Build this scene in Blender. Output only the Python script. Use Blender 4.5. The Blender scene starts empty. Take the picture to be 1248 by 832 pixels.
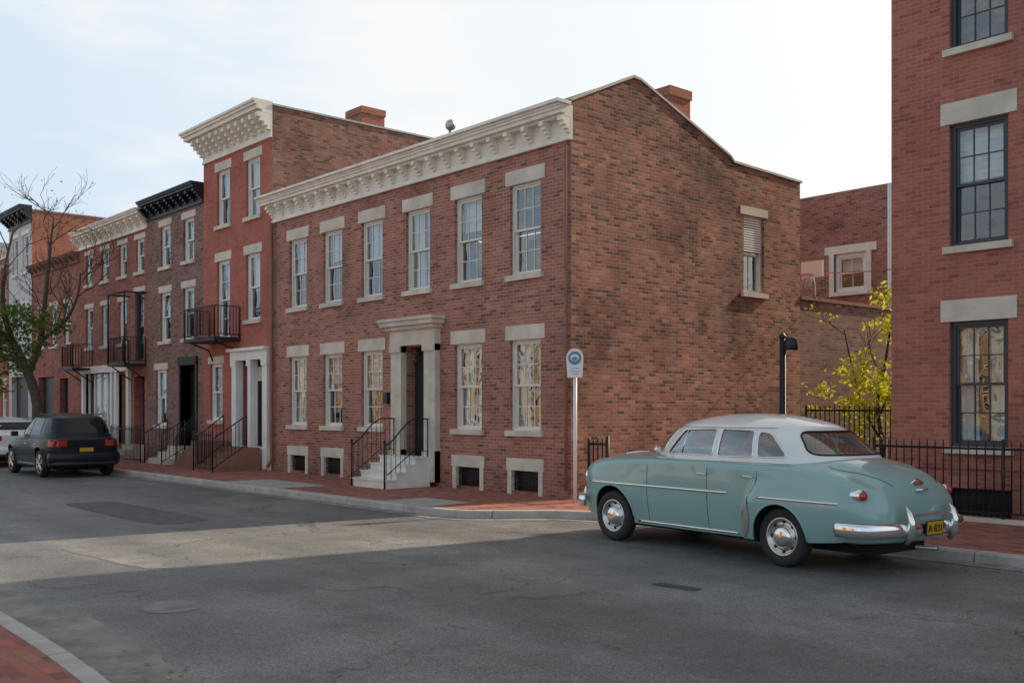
import bpy, bmesh, math, random
from mathutils import Vector, Matrix
R = random.Random(11)
C = bpy.context
scene = C.scene

# ------------------------------------------------------------------ materials
def newmat(name):
    m = bpy.data.materials.new(name); m.use_nodes = True
    nt = m.node_tree; nt.nodes.clear()
    out = nt.nodes.new('ShaderNodeOutputMaterial')
    return m, nt.nodes, nt.links, out

def N(ns, t, **kw):
    n = ns.new(t)
    for k, v in kw.items(): setattr(n, k, v)
    return n

def math_n(ns, ls, op, a, b=None, c=None, clamp=False):
    n = ns.new('ShaderNodeMath'); n.operation = op; n.use_clamp = clamp
    for i, x in enumerate((a, b, c)):
        if x is None: continue
        if isinstance(x, (int, float)): n.inputs[i].default_value = x
        else: ls.new(x, n.inputs[i])
    return n.outputs[0]

def mixc(ns, ls, fac, a, b, mode='MIX'):
    n = ns.new('ShaderNodeMix'); n.data_type = 'RGBA'; n.blend_type = mode
    for idx, x in ((0, fac), (6, a), (7, b)):
        if isinstance(x, (int, float)): n.inputs[idx].default_value = x
        elif isinstance(x, tuple): n.inputs[idx].default_value = x if len(x) == 4 else (*x, 1)
        else: ls.new(x, n.inputs[idx])
    return n.outputs[2]

def ramp(ns, ls, fac, stops, interp='LINEAR'):
    n = ns.new('ShaderNodeValToRGB'); cr = n.color_ramp; cr.interpolation = interp
    while len(cr.elements) < len(stops): cr.elements.new(0.5)
    for e, (p, c) in zip(cr.elements, stops):
        e.position = p
        e.color = (c, c, c, 1) if isinstance(c, (int, float)) else (*c, 1)
    ls.new(fac, n.inputs[0])
    return n.outputs[0]

def simple(name, col, rough=.6, metal=0.0, var=.12, scale=4.0, bump=0.0, coat=0.0, bscale=60., spec=.5):
    m, ns, ls, out = newmat(name)
    p = N(ns, 'ShaderNodeBsdfPrincipled')
    p.inputs['Roughness'].default_value = rough; p.inputs['Metallic'].default_value = metal
    p.inputs['Specular IOR Level'].default_value = spec
    p.inputs['Coat Weight'].default_value = coat; p.inputs['Coat Roughness'].default_value = .04
    g = N(ns, 'ShaderNodeNewGeometry')
    if var > 0:
        no = N(ns, 'ShaderNodeTexNoise'); no.inputs['Scale'].default_value = scale; no.inputs['Detail'].default_value = 4
        ls.new(g.outputs['Position'], no.inputs['Vector'])
        f = ramp(ns, ls, no.outputs['Fac'], [(.3, 1 - var), (.7, 1 + var)])
        c = mixc(ns, ls, 1.0, (*col, 1), f, 'MULTIPLY')
        ls.new(c, p.inputs['Base Color'])
    else: p.inputs['Base Color'].default_value = (*col, 1)
    if bump:
        nb = N(ns, 'ShaderNodeTexNoise'); nb.inputs['Scale'].default_value = bscale; nb.inputs['Detail'].default_value = 3
        ls.new(g.outputs['Position'], nb.inputs['Vector'])
        b = N(ns, 'ShaderNodeBump'); b.inputs['Strength'].default_value = bump; b.inputs['Distance'].default_value = .01
        ls.new(nb.outputs['Fac'], b.inputs['Height']); ls.new(b.outputs[0], p.inputs['Normal'])
    ls.new(p.outputs[0], out.inputs[0])
    return m

def brickmat(name, cols, mortar, bw=.20, rh=.0665, ms=.007, weather=.2, horizontal=False, darkp=.06, gain=1.12):
    m, ns, ls, out = newmat(name)
    g = N(ns, 'ShaderNodeNewGeometry')
    sp = N(ns, 'ShaderNodeSeparateXYZ'); ls.new(g.outputs['Position'], sp.inputs[0])
    if horizontal:
        u, v = sp.outputs[0], sp.outputs[1]
        v = math_n(ns, ls, 'ADD', v, 1000 * rh)
    else:
        sn = N(ns, 'ShaderNodeSeparateXYZ'); ls.new(g.outputs['True Normal'], sn.inputs[0])
        ax = math_n(ns, ls, 'ABSOLUTE', sn.outputs[0])
        sel = math_n(ns, ls, 'GREATER_THAN', ax, .5)
        mx = N(ns, 'ShaderNodeMix'); ls.new(sel, mx.inputs[0]); ls.new(sp.outputs[0], mx.inputs[2]); ls.new(sp.outputs[1], mx.inputs[3])
        u = mx.outputs[0]
        v = math_n(ns, ls, 'ADD', sp.outputs[2], 100 * rh)
    u = math_n(ns, ls, 'ADD', u, 1000 * bw)
    cv = N(ns, 'ShaderNodeCombineXYZ'); ls.new(u, cv.inputs[0]); ls.new(v, cv.inputs[1])
    bt = N(ns, 'ShaderNodeTexBrick')
    ls.new(cv.outputs[0], bt.inputs['Vector'])
    for k, val in (('Scale', 1.0), ('Mortar Size', ms), ('Mortar Smooth', .3), ('Bias', 0.), ('Brick Width', bw), ('Row Height', rh)):
        bt.inputs[k].default_value = val
    row = math_n(ns, ls, 'FLOOR', math_n(ns, ls, 'DIVIDE', v, rh))
    md = math_n(ns, ls, 'MODULO', row, 2.0)
    off = math_n(ns, ls, 'MULTIPLY', math_n(ns, ls, 'SUBTRACT', 1.0, md), bw * .5)
    col = math_n(ns, ls, 'FLOOR', math_n(ns, ls, 'DIVIDE', math_n(ns, ls, 'ADD', u, off), bw))
    idv = N(ns, 'ShaderNodeCombineXYZ'); ls.new(col, idv.inputs[0]); ls.new(row, idv.inputs[1])
    wn = N(ns, 'ShaderNodeTexWhiteNoise'); wn.noise_dimensions = '2D'; ls.new(idv.outputs[0], wn.inputs['Vector'])
    c1, c2, c3, c4 = [tuple(q * gain for q in cc) for cc in cols]
    bc = ramp(ns, ls, wn.outputs['Value'], [(0, c1), (darkp, c1), (darkp + .15, c2), (.75, c3), (1, c4)])
    c = mixc(ns, ls, bt.outputs['Fac'], bc, mortar)
    n1 = N(ns, 'ShaderNodeTexNoise'); n1.inputs['Scale'].default_value = .7; n1.inputs['Detail'].default_value = 6; n1.inputs['Roughness'].default_value = .68
    ls.new(g.outputs['Position'], n1.inputs['Vector'])
    f1 = ramp(ns, ls, n1.outputs['Fac'], [(.28, 1 - weather * 1.4), (.5, 1.0), (.75, 1 + weather * .8)])
    c = mixc(ns, ls, 1.0, c, f1, 'MULTIPLY')
    if not horizontal:
        mp = N(ns, 'ShaderNodeMapping'); mp.inputs['Scale'].default_value = (2.2, 2.2, .3)
        ls.new(g.outputs['Position'], mp.inputs[0])
        n2 = N(ns, 'ShaderNodeTexNoise'); n2.inputs['Scale'].default_value = 1.3; n2.inputs['Detail'].default_value = 5
        ls.new(mp.outputs[0], n2.inputs['Vector'])
        f2 = ramp(ns, ls, n2.outputs['Fac'], [(.52, 0), (.8, weather * 1.2)])
        c = mixc(ns, ls, f2, c, (.35, .27, .22, 1))
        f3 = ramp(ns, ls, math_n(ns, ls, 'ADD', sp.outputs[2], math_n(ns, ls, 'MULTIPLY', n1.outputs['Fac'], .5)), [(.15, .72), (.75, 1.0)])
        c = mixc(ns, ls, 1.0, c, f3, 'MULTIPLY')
    else:
        n2 = N(ns, 'ShaderNodeTexNoise'); n2.inputs['Scale'].default_value = 2.2; n2.inputs['Detail'].default_value = 6
        ls.new(g.outputs['Position'], n2.inputs['Vector'])
        f2 = ramp(ns, ls, n2.outputs['Fac'], [(.42, 0), (.72, .6)])
        c = mixc(ns, ls, f2, c, (.20, .14, .12, 1))
    p = N(ns, 'ShaderNodeBsdfPrincipled'); p.inputs['Roughness'].default_value = .85; p.inputs['Specular IOR Level'].default_value = .25
    ls.new(c, p.inputs['Base Color'])
    n3 = N(ns, 'ShaderNodeTexNoise'); n3.inputs['Scale'].default_value = 45; n3.inputs['Detail'].default_value = 2
    ls.new(g.outputs['Position'], n3.inputs['Vector'])
    hgt = math_n(ns, ls, 'ADD', math_n(ns, ls, 'MULTIPLY', bt.outputs['Fac'], -1.0), math_n(ns, ls, 'MULTIPLY', n3.outputs['Fac'], .5))
    hgt = math_n(ns, ls, 'ADD', hgt, math_n(ns, ls, 'MULTIPLY', wn.outputs['Value'], .3))
    b = N(ns, 'ShaderNodeBump'); b.inputs['Strength'].default_value = .6; b.inputs['Distance'].default_value = .008
    ls.new(hgt, b.inputs['Height']); ls.new(b.outputs[0], p.inputs['Normal'])
    ls.new(p.outputs[0], out.inputs[0])
    return m

def glassmat(name, ior=1.9, tint=(.8, .85, .85), wav=.02, rough=.01):
    m, ns, ls, out = newmat(name)
    tr = N(ns, 'ShaderNodeBsdfTransparent'); tr.inputs[0].default_value = (*tint, 1)
    gl = N(ns, 'ShaderNodeBsdfGlossy'); gl.inputs['Roughness'].default_value = rough
    if wav:
        g = N(ns, 'ShaderNodeNewGeometry')
        no = N(ns, 'ShaderNodeTexNoise'); no.inputs['Scale'].default_value = 2.2; no.inputs['Detail'].default_value = 1
        ls.new(g.outputs['Position'], no.inputs['Vector'])
        b = N(ns, 'ShaderNodeBump'); b.inputs['Strength'].default_value = 1.0; b.inputs['Distance'].default_value = wav
        ls.new(no.outputs['Fac'], b.inputs['Height']); ls.new(b.outputs[0], gl.inputs['Normal'])
    mx = N(ns, 'ShaderNodeMixShader')
    lw = N(ns, 'ShaderNodeLayerWeight'); lw.inputs['Blend'].default_value = .35
    f = math_n(ns, ls, 'ADD', math_n(ns, ls, 'MULTIPLY', lw.outputs['Facing'], .45 * (ior - 1)), .15 * (ior - 1), clamp=True)
    ls.new(f, mx.inputs[0]); ls.new(tr.outputs[0], mx.inputs[1]); ls.new(gl.outputs[0], mx.inputs[2])
    ls.new(mx.outputs[0], out.inputs[0])
    return m

def asphaltmat():
    m, ns, ls, out = newmat('asphalt')
    g = N(ns, 'ShaderNodeNewGeometry'); P = g.outputs['Position']
    def noise(sc, det=5, rough=.6, vec=P):
        n = N(ns, 'ShaderNodeTexNoise'); n.inputs['Scale'].default_value = sc; n.inputs['Detail'].default_value = det; n.inputs['Roughness'].default_value = rough
        ls.new(vec, n.inputs['Vector']); return n.outputs['Fac']
    big = noise(.25, 4); mid = noise(1.3, 6, .7); fine = noise(85, 2, .7); peb = noise(28, 3, .7)
    c = ramp(ns, ls, big, [(.3, (.120, .120, .123)), (.7, (.205, .200, .190))])
    c = mixc(ns, ls, 1.0, c, ramp(ns, ls, mid, [(.3, .76), (.7, 1.22)]), 'MULTIPLY')
    c = mixc(ns, ls, 1.0, c, ramp(ns, ls, fine, [(.3, .4), (.5, 1.0), (.72, 2.2)]), 'MULTIPLY')
    c = mixc(ns, ls, 1.0, c, ramp(ns, ls, peb, [(.3, .72), (.7, 1.28)]), 'MULTIPLY')
    mp = N(ns, 'ShaderNodeMapping'); mp.inputs['Scale'].default_value = (.05, .9, 1); ls.new(P, mp.inputs[0])
    st = noise(1.0, 4, .6, mp.outputs[0])
    c = mixc(ns, ls, 1.0, c, ramp(ns, ls, st, [(.35, .78), (.65, 1.18)]), 'MULTIPLY')
    wob = N(ns, 'ShaderNodeTexNoise'); wob.inputs['Scale'].default_value = 1.6; wob.inputs['Detail'].default_value = 6; ls.new(P, wob.inputs['Vector'])
    va = N(ns, 'ShaderNodeVectorMath'); va.operation = 'MULTIPLY_ADD'; ls.new(wob.outputs['Color'], va.inputs[0]); va.inputs[1].default_value = (1.4, 1.4, 0); ls.new(P, va.inputs[2])
    vo = N(ns, 'ShaderNodeTexVoronoi'); vo.feature = 'DISTANCE_TO_EDGE'; vo.inputs['Scale'].default_value = .42; ls.new(va.outputs[0], vo.inputs['Vector'])
    cr = ramp(ns, ls, vo.outputs['Distance'], [(0, 1), (.004, .8), (.010, 0)])
    mk = ramp(ns, ls, noise(.5, 2), [(.44, 0), (.52, 1)])
    crk = math_n(ns, ls, 'MULTIPLY', cr, mk)
    c = mixc(ns, ls, math_n(ns, ls, 'MULTIPLY', crk, .6), c, (.045, .045, .045, 1))
    sm = ramp(ns, ls, noise(.9, 3, .5), [(.58, 0), (.70, .32)])
    c = mixc(ns, ls, sm, c, (.075, .075, .077, 1))
    p = N(ns, 'ShaderNodeBsdfPrincipled'); p.inputs['Roughness'].default_value = .56; p.inputs['Specular IOR Level'].default_value = .5
    ls.new(c, p.inputs['Base Color'])
    h = math_n(ns, ls, 'ADD', math_n(ns, ls, 'MULTIPLY', fine, .5), math_n(ns, ls, 'MULTIPLY', peb, .6))
    h = math_n(ns, ls, 'ADD', h, math_n(ns, ls, 'MULTIPLY', crk, -.8))
    b = N(ns, 'ShaderNodeBump'); b.inputs['Strength'].default_value = .7; b.inputs['Distance'].default_value = .012
    ls.new(h, b.inputs['Height']); ls.new(b.outputs[0], p.inputs['Normal'])
    ls.new(p.outputs[0], out.inputs[0])
    return m

def jointed(name, col, joint, spacing_x=1.0, rough=.8, stain=.25):
    m, ns, ls, out = newmat(name)
    g = N(ns, 'ShaderNodeNewGeometry'); sp = N(ns, 'ShaderNodeSeparateXYZ'); ls.new(g.outputs['Position'], sp.inputs[0])
    t = math_n(ns, ls, 'FRACT', math_n(ns, ls, 'ADD', math_n(ns, ls, 'DIVIDE', sp.outputs[0], spacing_x), 500.))
    e = math_n(ns, ls, 'LESS_THAN', t, .012 / spacing_x)
    no = N(ns, 'ShaderNodeTexNoise'); no.inputs['Scale'].default_value = 2.5; no.inputs['Detail'].default_value = 6; no.inputs['Roughness'].default_value = .7
    ls.new(g.outputs['Position'], no.inputs['Vector'])
    c = mixc(ns, ls, 1.0, (*col, 1), ramp(ns, ls, no.outputs['Fac'], [(.3, 1 - stain), (.7, 1 + stain * .6)]), 'MULTIPLY')
    c = mixc(ns, ls, e, c, (*joint, 1))
    p = N(ns, 'ShaderNodeBsdfPrincipled'); p.inputs['Roughness'].default_value = rough
    ls.new(c, p.inputs['Base Color'])
    n2 = N(ns, 'ShaderNodeTexNoise'); n2.inputs['Scale'].default_value = 40; n2.inputs['Detail'].default_value = 3; ls.new(g.outputs['Position'], n2.inputs['Vector'])
    b = N(ns, 'ShaderNodeBump'); b.inputs['Strength'].default_value = .4; b.inputs['Distance'].default_value = .01
    ls.new(n2.outputs['Fac'], b.inputs['Height']); ls.new(b.outputs[0], p.inputs['Normal'])
    ls.new(p.outputs[0], out.inputs[0]); return m

def leafmat(name, c1, c2):
    m, ns, ls, out = newmat(name)
    g = N(ns, 'ShaderNodeNewGeometry')
    no = N(ns, 'ShaderNodeTexNoise'); no.inputs['Scale'].default_value = 3; no.inputs['Detail'].default_value = 2
    ls.new(g.outputs['Position'], no.inputs['Vector'])
    c = mixc(ns, ls, ramp(ns, ls, no.outputs['Fac'], [(.35, 0), (.65, 1)]), (*c1, 1), (*c2, 1))
    d = N(ns, 'ShaderNodeBsdfPrincipled'); d.inputs['Roughness'].default_value = .5; ls.new(c, d.inputs['Base Color'])
    t = N(ns, 'ShaderNodeBsdfTranslucent'); ls.new(c, t.inputs[0])
    mx = N(ns, 'ShaderNodeMixShader'); mx.inputs[0].default_value = .5
    ls.new(d.outputs[0], mx.inputs[1]); ls.new(t.outputs[0], mx.inputs[2]); ls.new(mx.outputs[0], out.inputs[0])
    return m

M_ = {}
MORT = (.43, .34, .28)
M_['brick_main'] = brickmat('brick_red', ((.19, .080, .062), (.33, .125, .090), (.38, .148, .107), (.43, .195, .14)), MORT, darkp=.06, weather=.26)
M_['brick_side'] = brickmat('brick_weathered', ((.13, .065, .05), (.28, .112, .077), (.34, .145, .10), (.42, .21, .15)), (.37, .28, .22), darkp=.12, weather=.42)
M_['brick_b2'] = brickmat('brick_painted_red', ((.34, .115, .09), (.39, .13, .10), (.42, .14, .105), (.44, .155, .12)), (.38, .15, .12), ms=.004, darkp=.03, weather=.18)
M_['brick_b2side'] = brickmat('brick_brown', ((.13, .07, .055), (.24, .11, .082), (.29, .135, .10), (.33, .17, .13)), (.29, .22, .18), darkp=.12, weather=.36)
M_['brick_b3'] = brickmat('brick_dark_brown', ((.13, .075, .065), (.21, .115, .095), (.25, .135, .11), (.29, .165, .14)), (.28, .22, .19), darkp=.08)
M_['brick_b4'] = brickmat('brick_deep_red', ((.18, .075, .06), (.31, .105, .08), (.35, .12, .09), (.39, .15, .115)), (.31, .2, .165))
M_['brick_right'] = brickmat('brick_red_smooth', ((.28, .09, .068), (.36, .115, .083), (.40, .13, .093), (.43, .157, .113)), (.40, .25, .19), darkp=.04, weather=.18)
M_['paving'] = brickmat('sidewalk_brick', ((.20, .08, .065), (.36, .115, .085), (.43, .14, .10), (.48, .18, .135)), (.24, .15, .125), bw=.2, rh=.1, ms=.006, horizontal=True, darkp=.08, gain=1.0)
M_['asphalt'] = asphaltmat()
M_['concrete'] = jointed('concrete', (.42, .40, .37), (.1, .1, .1), 1.5)
M_['kerb'] = jointed('granite_kerb', (.45, .43, .40), (.1, .1, .1), 1.8, stain=.3)
M_['gutter'] = jointed('gutter_concrete', (.27, .25, .225), (.12, .12, .12), 3.0, stain=.5)
M_['stone'] = simple('limestone', (.66, .59, .49), .8, var=.16, scale=2.5, bump=.3)
M_['marble'] = simple('marble_steps', (.76, .74, .69), .6, var=.12, scale=3, bump=.15)
M_['cream'] = simple('cream_paint', (.84, .79, .69), .55, var=.12, scale=3)
M_['white'] = simple('white_paint', (.84, .83, .79), .5, var=.06, scale=3)
M_['sash'] = simple('sash_paint', (.78, .75, .68), .5, var=0)
M_['sashdark'] = simple('dark_sash_paint', (.045, .05, .055), .45, var=0)
M_['black'] = simple('black_paint', (.018, .018, .02), .4, var=0)
M_['iron'] = simple('wrought_iron', (.014, .014, .016), .5, var=0)
M_['door'] = simple('door_paint', (.02, .024, .026), .3, var=.15)
M_['roof'] = simple('roof_felt', (.08, .078, .075), .9, var=.2, bump=.3)
M_['coping'] = simple('metal_coping', (.42, .41, .39), .5, metal=.3)
M_['grey'] = simple('grey_stucco', (.58, .59, .59), .8, var=.1, bump=.2)
M_['brown'] = simple('brownstone', (.28, .13, .095), .8, var=.15, bump=.2)
M_['curtain'] = simple('curtain_fabric', (.82, .80, .75), .9, var=0)
M_['blind'] = simple('window_blind', (.80, .80, .78), .8, var=0)
M_['glass'] = glassmat('window_glass', 2.0)
M_['steel'] = simple('galvanised_steel', (.5, .5, .5), .4, metal=.8, var=0)
M_['soil'] = simple('soil', (.16, .12, .08), .95, var=.3, bump=.6)
M_['grass'] = simple('ground_grass', (.07, .085, .035), .95, var=.3, bump=.6)
M_['bark'] = simple('bark', (.09, .072, .056), .9, var=.3, scale=8, bump=.6)
M_['leaf_g'] = leafmat('leaf_green', (.07, .14, .02), (.19, .27, .045))
M_['leaf_y'] = leafmat('leaf_yellow_green', (.45, .46, .04), (.74, .68, .07))
M_['redpaint'] = simple('red_paint', (.5, .09, .05), .5, var=0)
M_['blue'] = simple('sign_blue', (.09, .26, .42), .4, var=0)
M_['signwhite'] = simple('sign_white', (.80, .80, .78), .4, var=0)
M_['teal'] = simple('teal_car_paint', (.27, .435, .41), .30, var=.05, scale=2.0, coat=.9)
M_['carwhite'] = simple('white_car_paint', (.82, .83, .80), .30, var=.04, coat=.8)
M_['navy'] = simple('navy_car_paint', (.008, .011, .018), .35, var=0, coat=.15, spec=.3)
M_['chrome'] = simple('chrome', (.84, .83, .81), .10, metal=1.0, var=.05, scale=9)
M_['hub'] = simple('wheel_metal', (.62, .60, .56), .26, metal=.85, var=.1, scale=12)
M_['guard'] = simple('stone_guard_metal', (.40, .35, .31), .35, metal=.35, var=.15, scale=12)
M_['rubber'] = simple('tyre_rubber', (.024, .024, .025), .75, var=.25, scale=14, bump=.2)
M_['wheelwell'] = simple('wheel_well_black', (.01, .01, .01), .9, var=0)
M_['seat'] = simple('tan_upholstery', (.50, .38, .24), .8)
M_['lens'] = simple('red_lens', (.42, .02, .015), .15, coat=1.0, var=0)
M_['amber'] = simple('amber_plate', (.60, .34, .02), .4, var=0)
M_['carglass'] = glassmat('car_glass', 2.2, (.72, .77, .75), .0, .0)
M_['tint'] = simple('tinted_car_glass', (.008, .009, .010), .05, var=.0, coat=.0, spec=.45)
M_['lamp_glass'] = simple('lamp_glass', (.6, .6, .56), .15, var=0)
M_['yellowish'] = simple('ochre_brick_paint', (.50, .38, .24), .8, var=.2)
M_['patch'] = simple('asphalt_patch', (.10, .10, .10), .7, var=.25, scale=6, bump=.6)
M_['patchlight'] = simple('worn_concrete_patch', (.22, .21, .195), .8, var=.3, scale=4, bump=.6)

# ------------------------------------------------------------------ mesh builder
class MB:
    def __init__(s): s.v = []; s.f = []; s.m = []; s.s = []
    def add(s, vs, fs, mat, smooth=False):
        b = len(s.v); s.v += [tuple(v) for v in vs]
        for f in fs:
            s.f.append([b + i for i in f]); s.m.append(mat); s.s.append(smooth)
    def face(s, pts, mat, smooth=False): s.add(pts, [list(range(len(pts)))], mat, smooth)
    def hexa(s, p, mat):
        s.add(p, [(0, 3, 2, 1), (4, 5, 6, 7), (0, 1, 5, 4), (1, 2, 6, 5), (2, 3, 7, 6), (3, 0, 4, 7)], mat)
    def box(s, x0, x1, y0, y1, z0, z1, mat):
        s.hexa([(x0, y0, z0), (x1, y0, z0), (x1, y1, z0), (x0, y1, z0), (x0, y0, z1), (x1, y0, z1), (x1, y1, z1), (x0, y1, z1)], mat)
    def pbox(s, P, u0, u1, z0, z1, d0, d1, mat):
        s.hexa([P(u0, z0, d0), P(u1, z0, d0), P(u1, z0, d1), P(u0, z0, d1), P(u0, z1, d0), P(u1, z1, d0), P(u1, z1, d1), P(u0, z1, d1)], mat)
    def grid(s, rows, mat, smooth=True, closed=False, caps=False):
        n = len(rows[0]); vs = [p for r in rows for p in r]; fs = []
        for i in range(len(rows) - 1):
            for j in range(n if closed else n - 1):
                k = (j + 1) % n
                fs.append((i * n + j, i * n + k, (i + 1) * n + k, (i + 1) * n + j))
        if caps:
            fs.append(tuple(range(n))[::-1]); fs.append(tuple((len(rows) - 1) * n + j for j in range(n)))
        s.add(vs, fs, mat, smooth)
    def tube(s, pts, r, mat, n=8, closed=False, smooth=True, rz=None, caps=True):
        pts = [Vector(p) for p in pts]; rows = []; L = len(pts)
        prevn = None
        for i, p in enumerate(pts):
            a = pts[(i - 1) % L] if (closed or i > 0) else p
            b = pts[(i + 1) % L] if (closed or i < L - 1) else p
            t = (b - a)
            if t.length < 1e-9: t = Vector((0, 0, 1))
            t.normalize()
            if rz is not None:
                nn = t.cross(Vector((0, 0, 1))); nn.normalize(); bb = Vector((0, 0, 1))
            else:
                if prevn is None:
                    up = Vector((0, 0, 1)) if abs(t.z) < .9 else Vector((1, 0, 0))
                    nn = t.cross(up)
                else:
                    nn = prevn - t * prevn.dot(t)
                nn.normalize(); prevn = nn; bb = t.cross(nn)
            rr = r[i] if isinstance(r, (list, tuple)) else r
            r2 = rr if rz is None else rz
            rows.append([tuple(p + nn * rr * math.cos(k * 2 * math.pi / n) + bb * r2 * math.sin(k * 2 * math.pi / n)) for k in range(n)])
        if closed: rows.append(rows[0])
        s.grid(rows, mat, smooth, closed=True, caps=(caps and not closed))
    def lathe(s, o, ax, prof, mat, n=32):
        o = Vector(o); ax = Vector(ax).normalized()
        up = Vector((0, 0, 1)) if abs(ax.z) < .9 else Vector((1, 0, 0))
        e1 = ax.cross(up).normalized(); e2 = ax.cross(e1)
        rows = [[tuple(o + ax * d + e1 * (r * math.cos(k * 2 * math.pi / n)) + e2 * (r * math.sin(k * 2 * math.pi / n))) for k in range(n)] for d, r in prof]
        s.grid(rows, mat, True, closed=True)
    def obj(s, name, parent=None, recalc=True):
        me = bpy.data.meshes.new(name)
        me.from_pydata(s.v, [], s.f)
        mats = []
        for m in s.m:
            if m not in mats: mats.append(m)
        for m in mats: me.materials.append(M_[m])
        idx = {m: i for i, m in enumerate(mats)}
        for p, m, sm in zip(me.polygons, s.m, s.s):
            p.material_index = idx[m]; p.use_smooth = sm
        if recalc:
            bm = bmesh.new(); bm.from_mesh(me); bmesh.ops.recalc_face_normals(bm, faces=bm.faces); bm.to_mesh(me); bm.free()
        me.update()
        o = bpy.data.objects.new(name, me); C.collection.objects.link(o)
        if parent:
            o.parent = parent
            o.matrix_parent_inverse = parent_inv.get(parent.name, Matrix.Identity(4))
        return o
parent_inv = {}
def empty(name, loc=(0, 0, 0), keep_world=True):
    e = bpy.data.objects.new(name, None); e.empty_display_size = .5
    e.location = loc; C.collection.objects.link(e)
    if keep_world: parent_inv[e.name] = Matrix.Translation(loc).inverted()
    return e

# ------------------------------------------------------------------ house parts
class House:
    def __init__(s, name, loc): s.e = empty(name, loc); s.p = {}
    def __getitem__(s, k):
        if k not in s.p: s.p[k] = MB()
        return s.p[k]
    def done(s):
        for k, m in s.p.items():
            if m.v: m.obj(k, s.e)

def FR(Y): return lambda u, z, d: (u, Y + d, z)
def SD(X): return lambda u, z, d: (X - d, u, z)
def BK(Y): return lambda u, z, d: (u, Y - d, z)

def wall(m, P, u0, u1, z0, z1, ops, mat, reveal=.22):
    us = sorted({u0, u1, *[o[0] for o in ops], *[o[1] for o in ops]})
    zs = sorted({z0, z1, *[o[2] for o in ops], *[o[3] for o in ops]})
    for i in range(len(us) - 1):
        for j in range(len(zs) - 1):
            a, b, c, d = us[i], us[i + 1], zs[j], zs[j + 1]
            cu, cz = (a + b) / 2, (c + d) / 2
            if any(o[0] < cu < o[1] and o[2] < cz < o[3] for o in ops): continue
            m.face([P(a, c, 0), P(b, c, 0), P(b, d, 0), P(a, d, 0)], mat)
    for o in ops:
        a, b, c, d = o[:4]
        r = o[4] if len(o) > 4 else reveal
        m.face([P(a, c, 0), P(a, c, r), P(a, d, r), P(a, d, 0)], mat)
        m.face([P(b, c, 0), P(b, c, r), P(b, d, r), P(b, d, 0)], mat)
        m.face([P(a, d, 0), P(a, d, r), P(b, d, r), P(b, d, 0)], mat)
        m.face([P(a, c, 0), P(a, c, r), P(b, c, r), P(b, c, 0)], mat)

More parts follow.
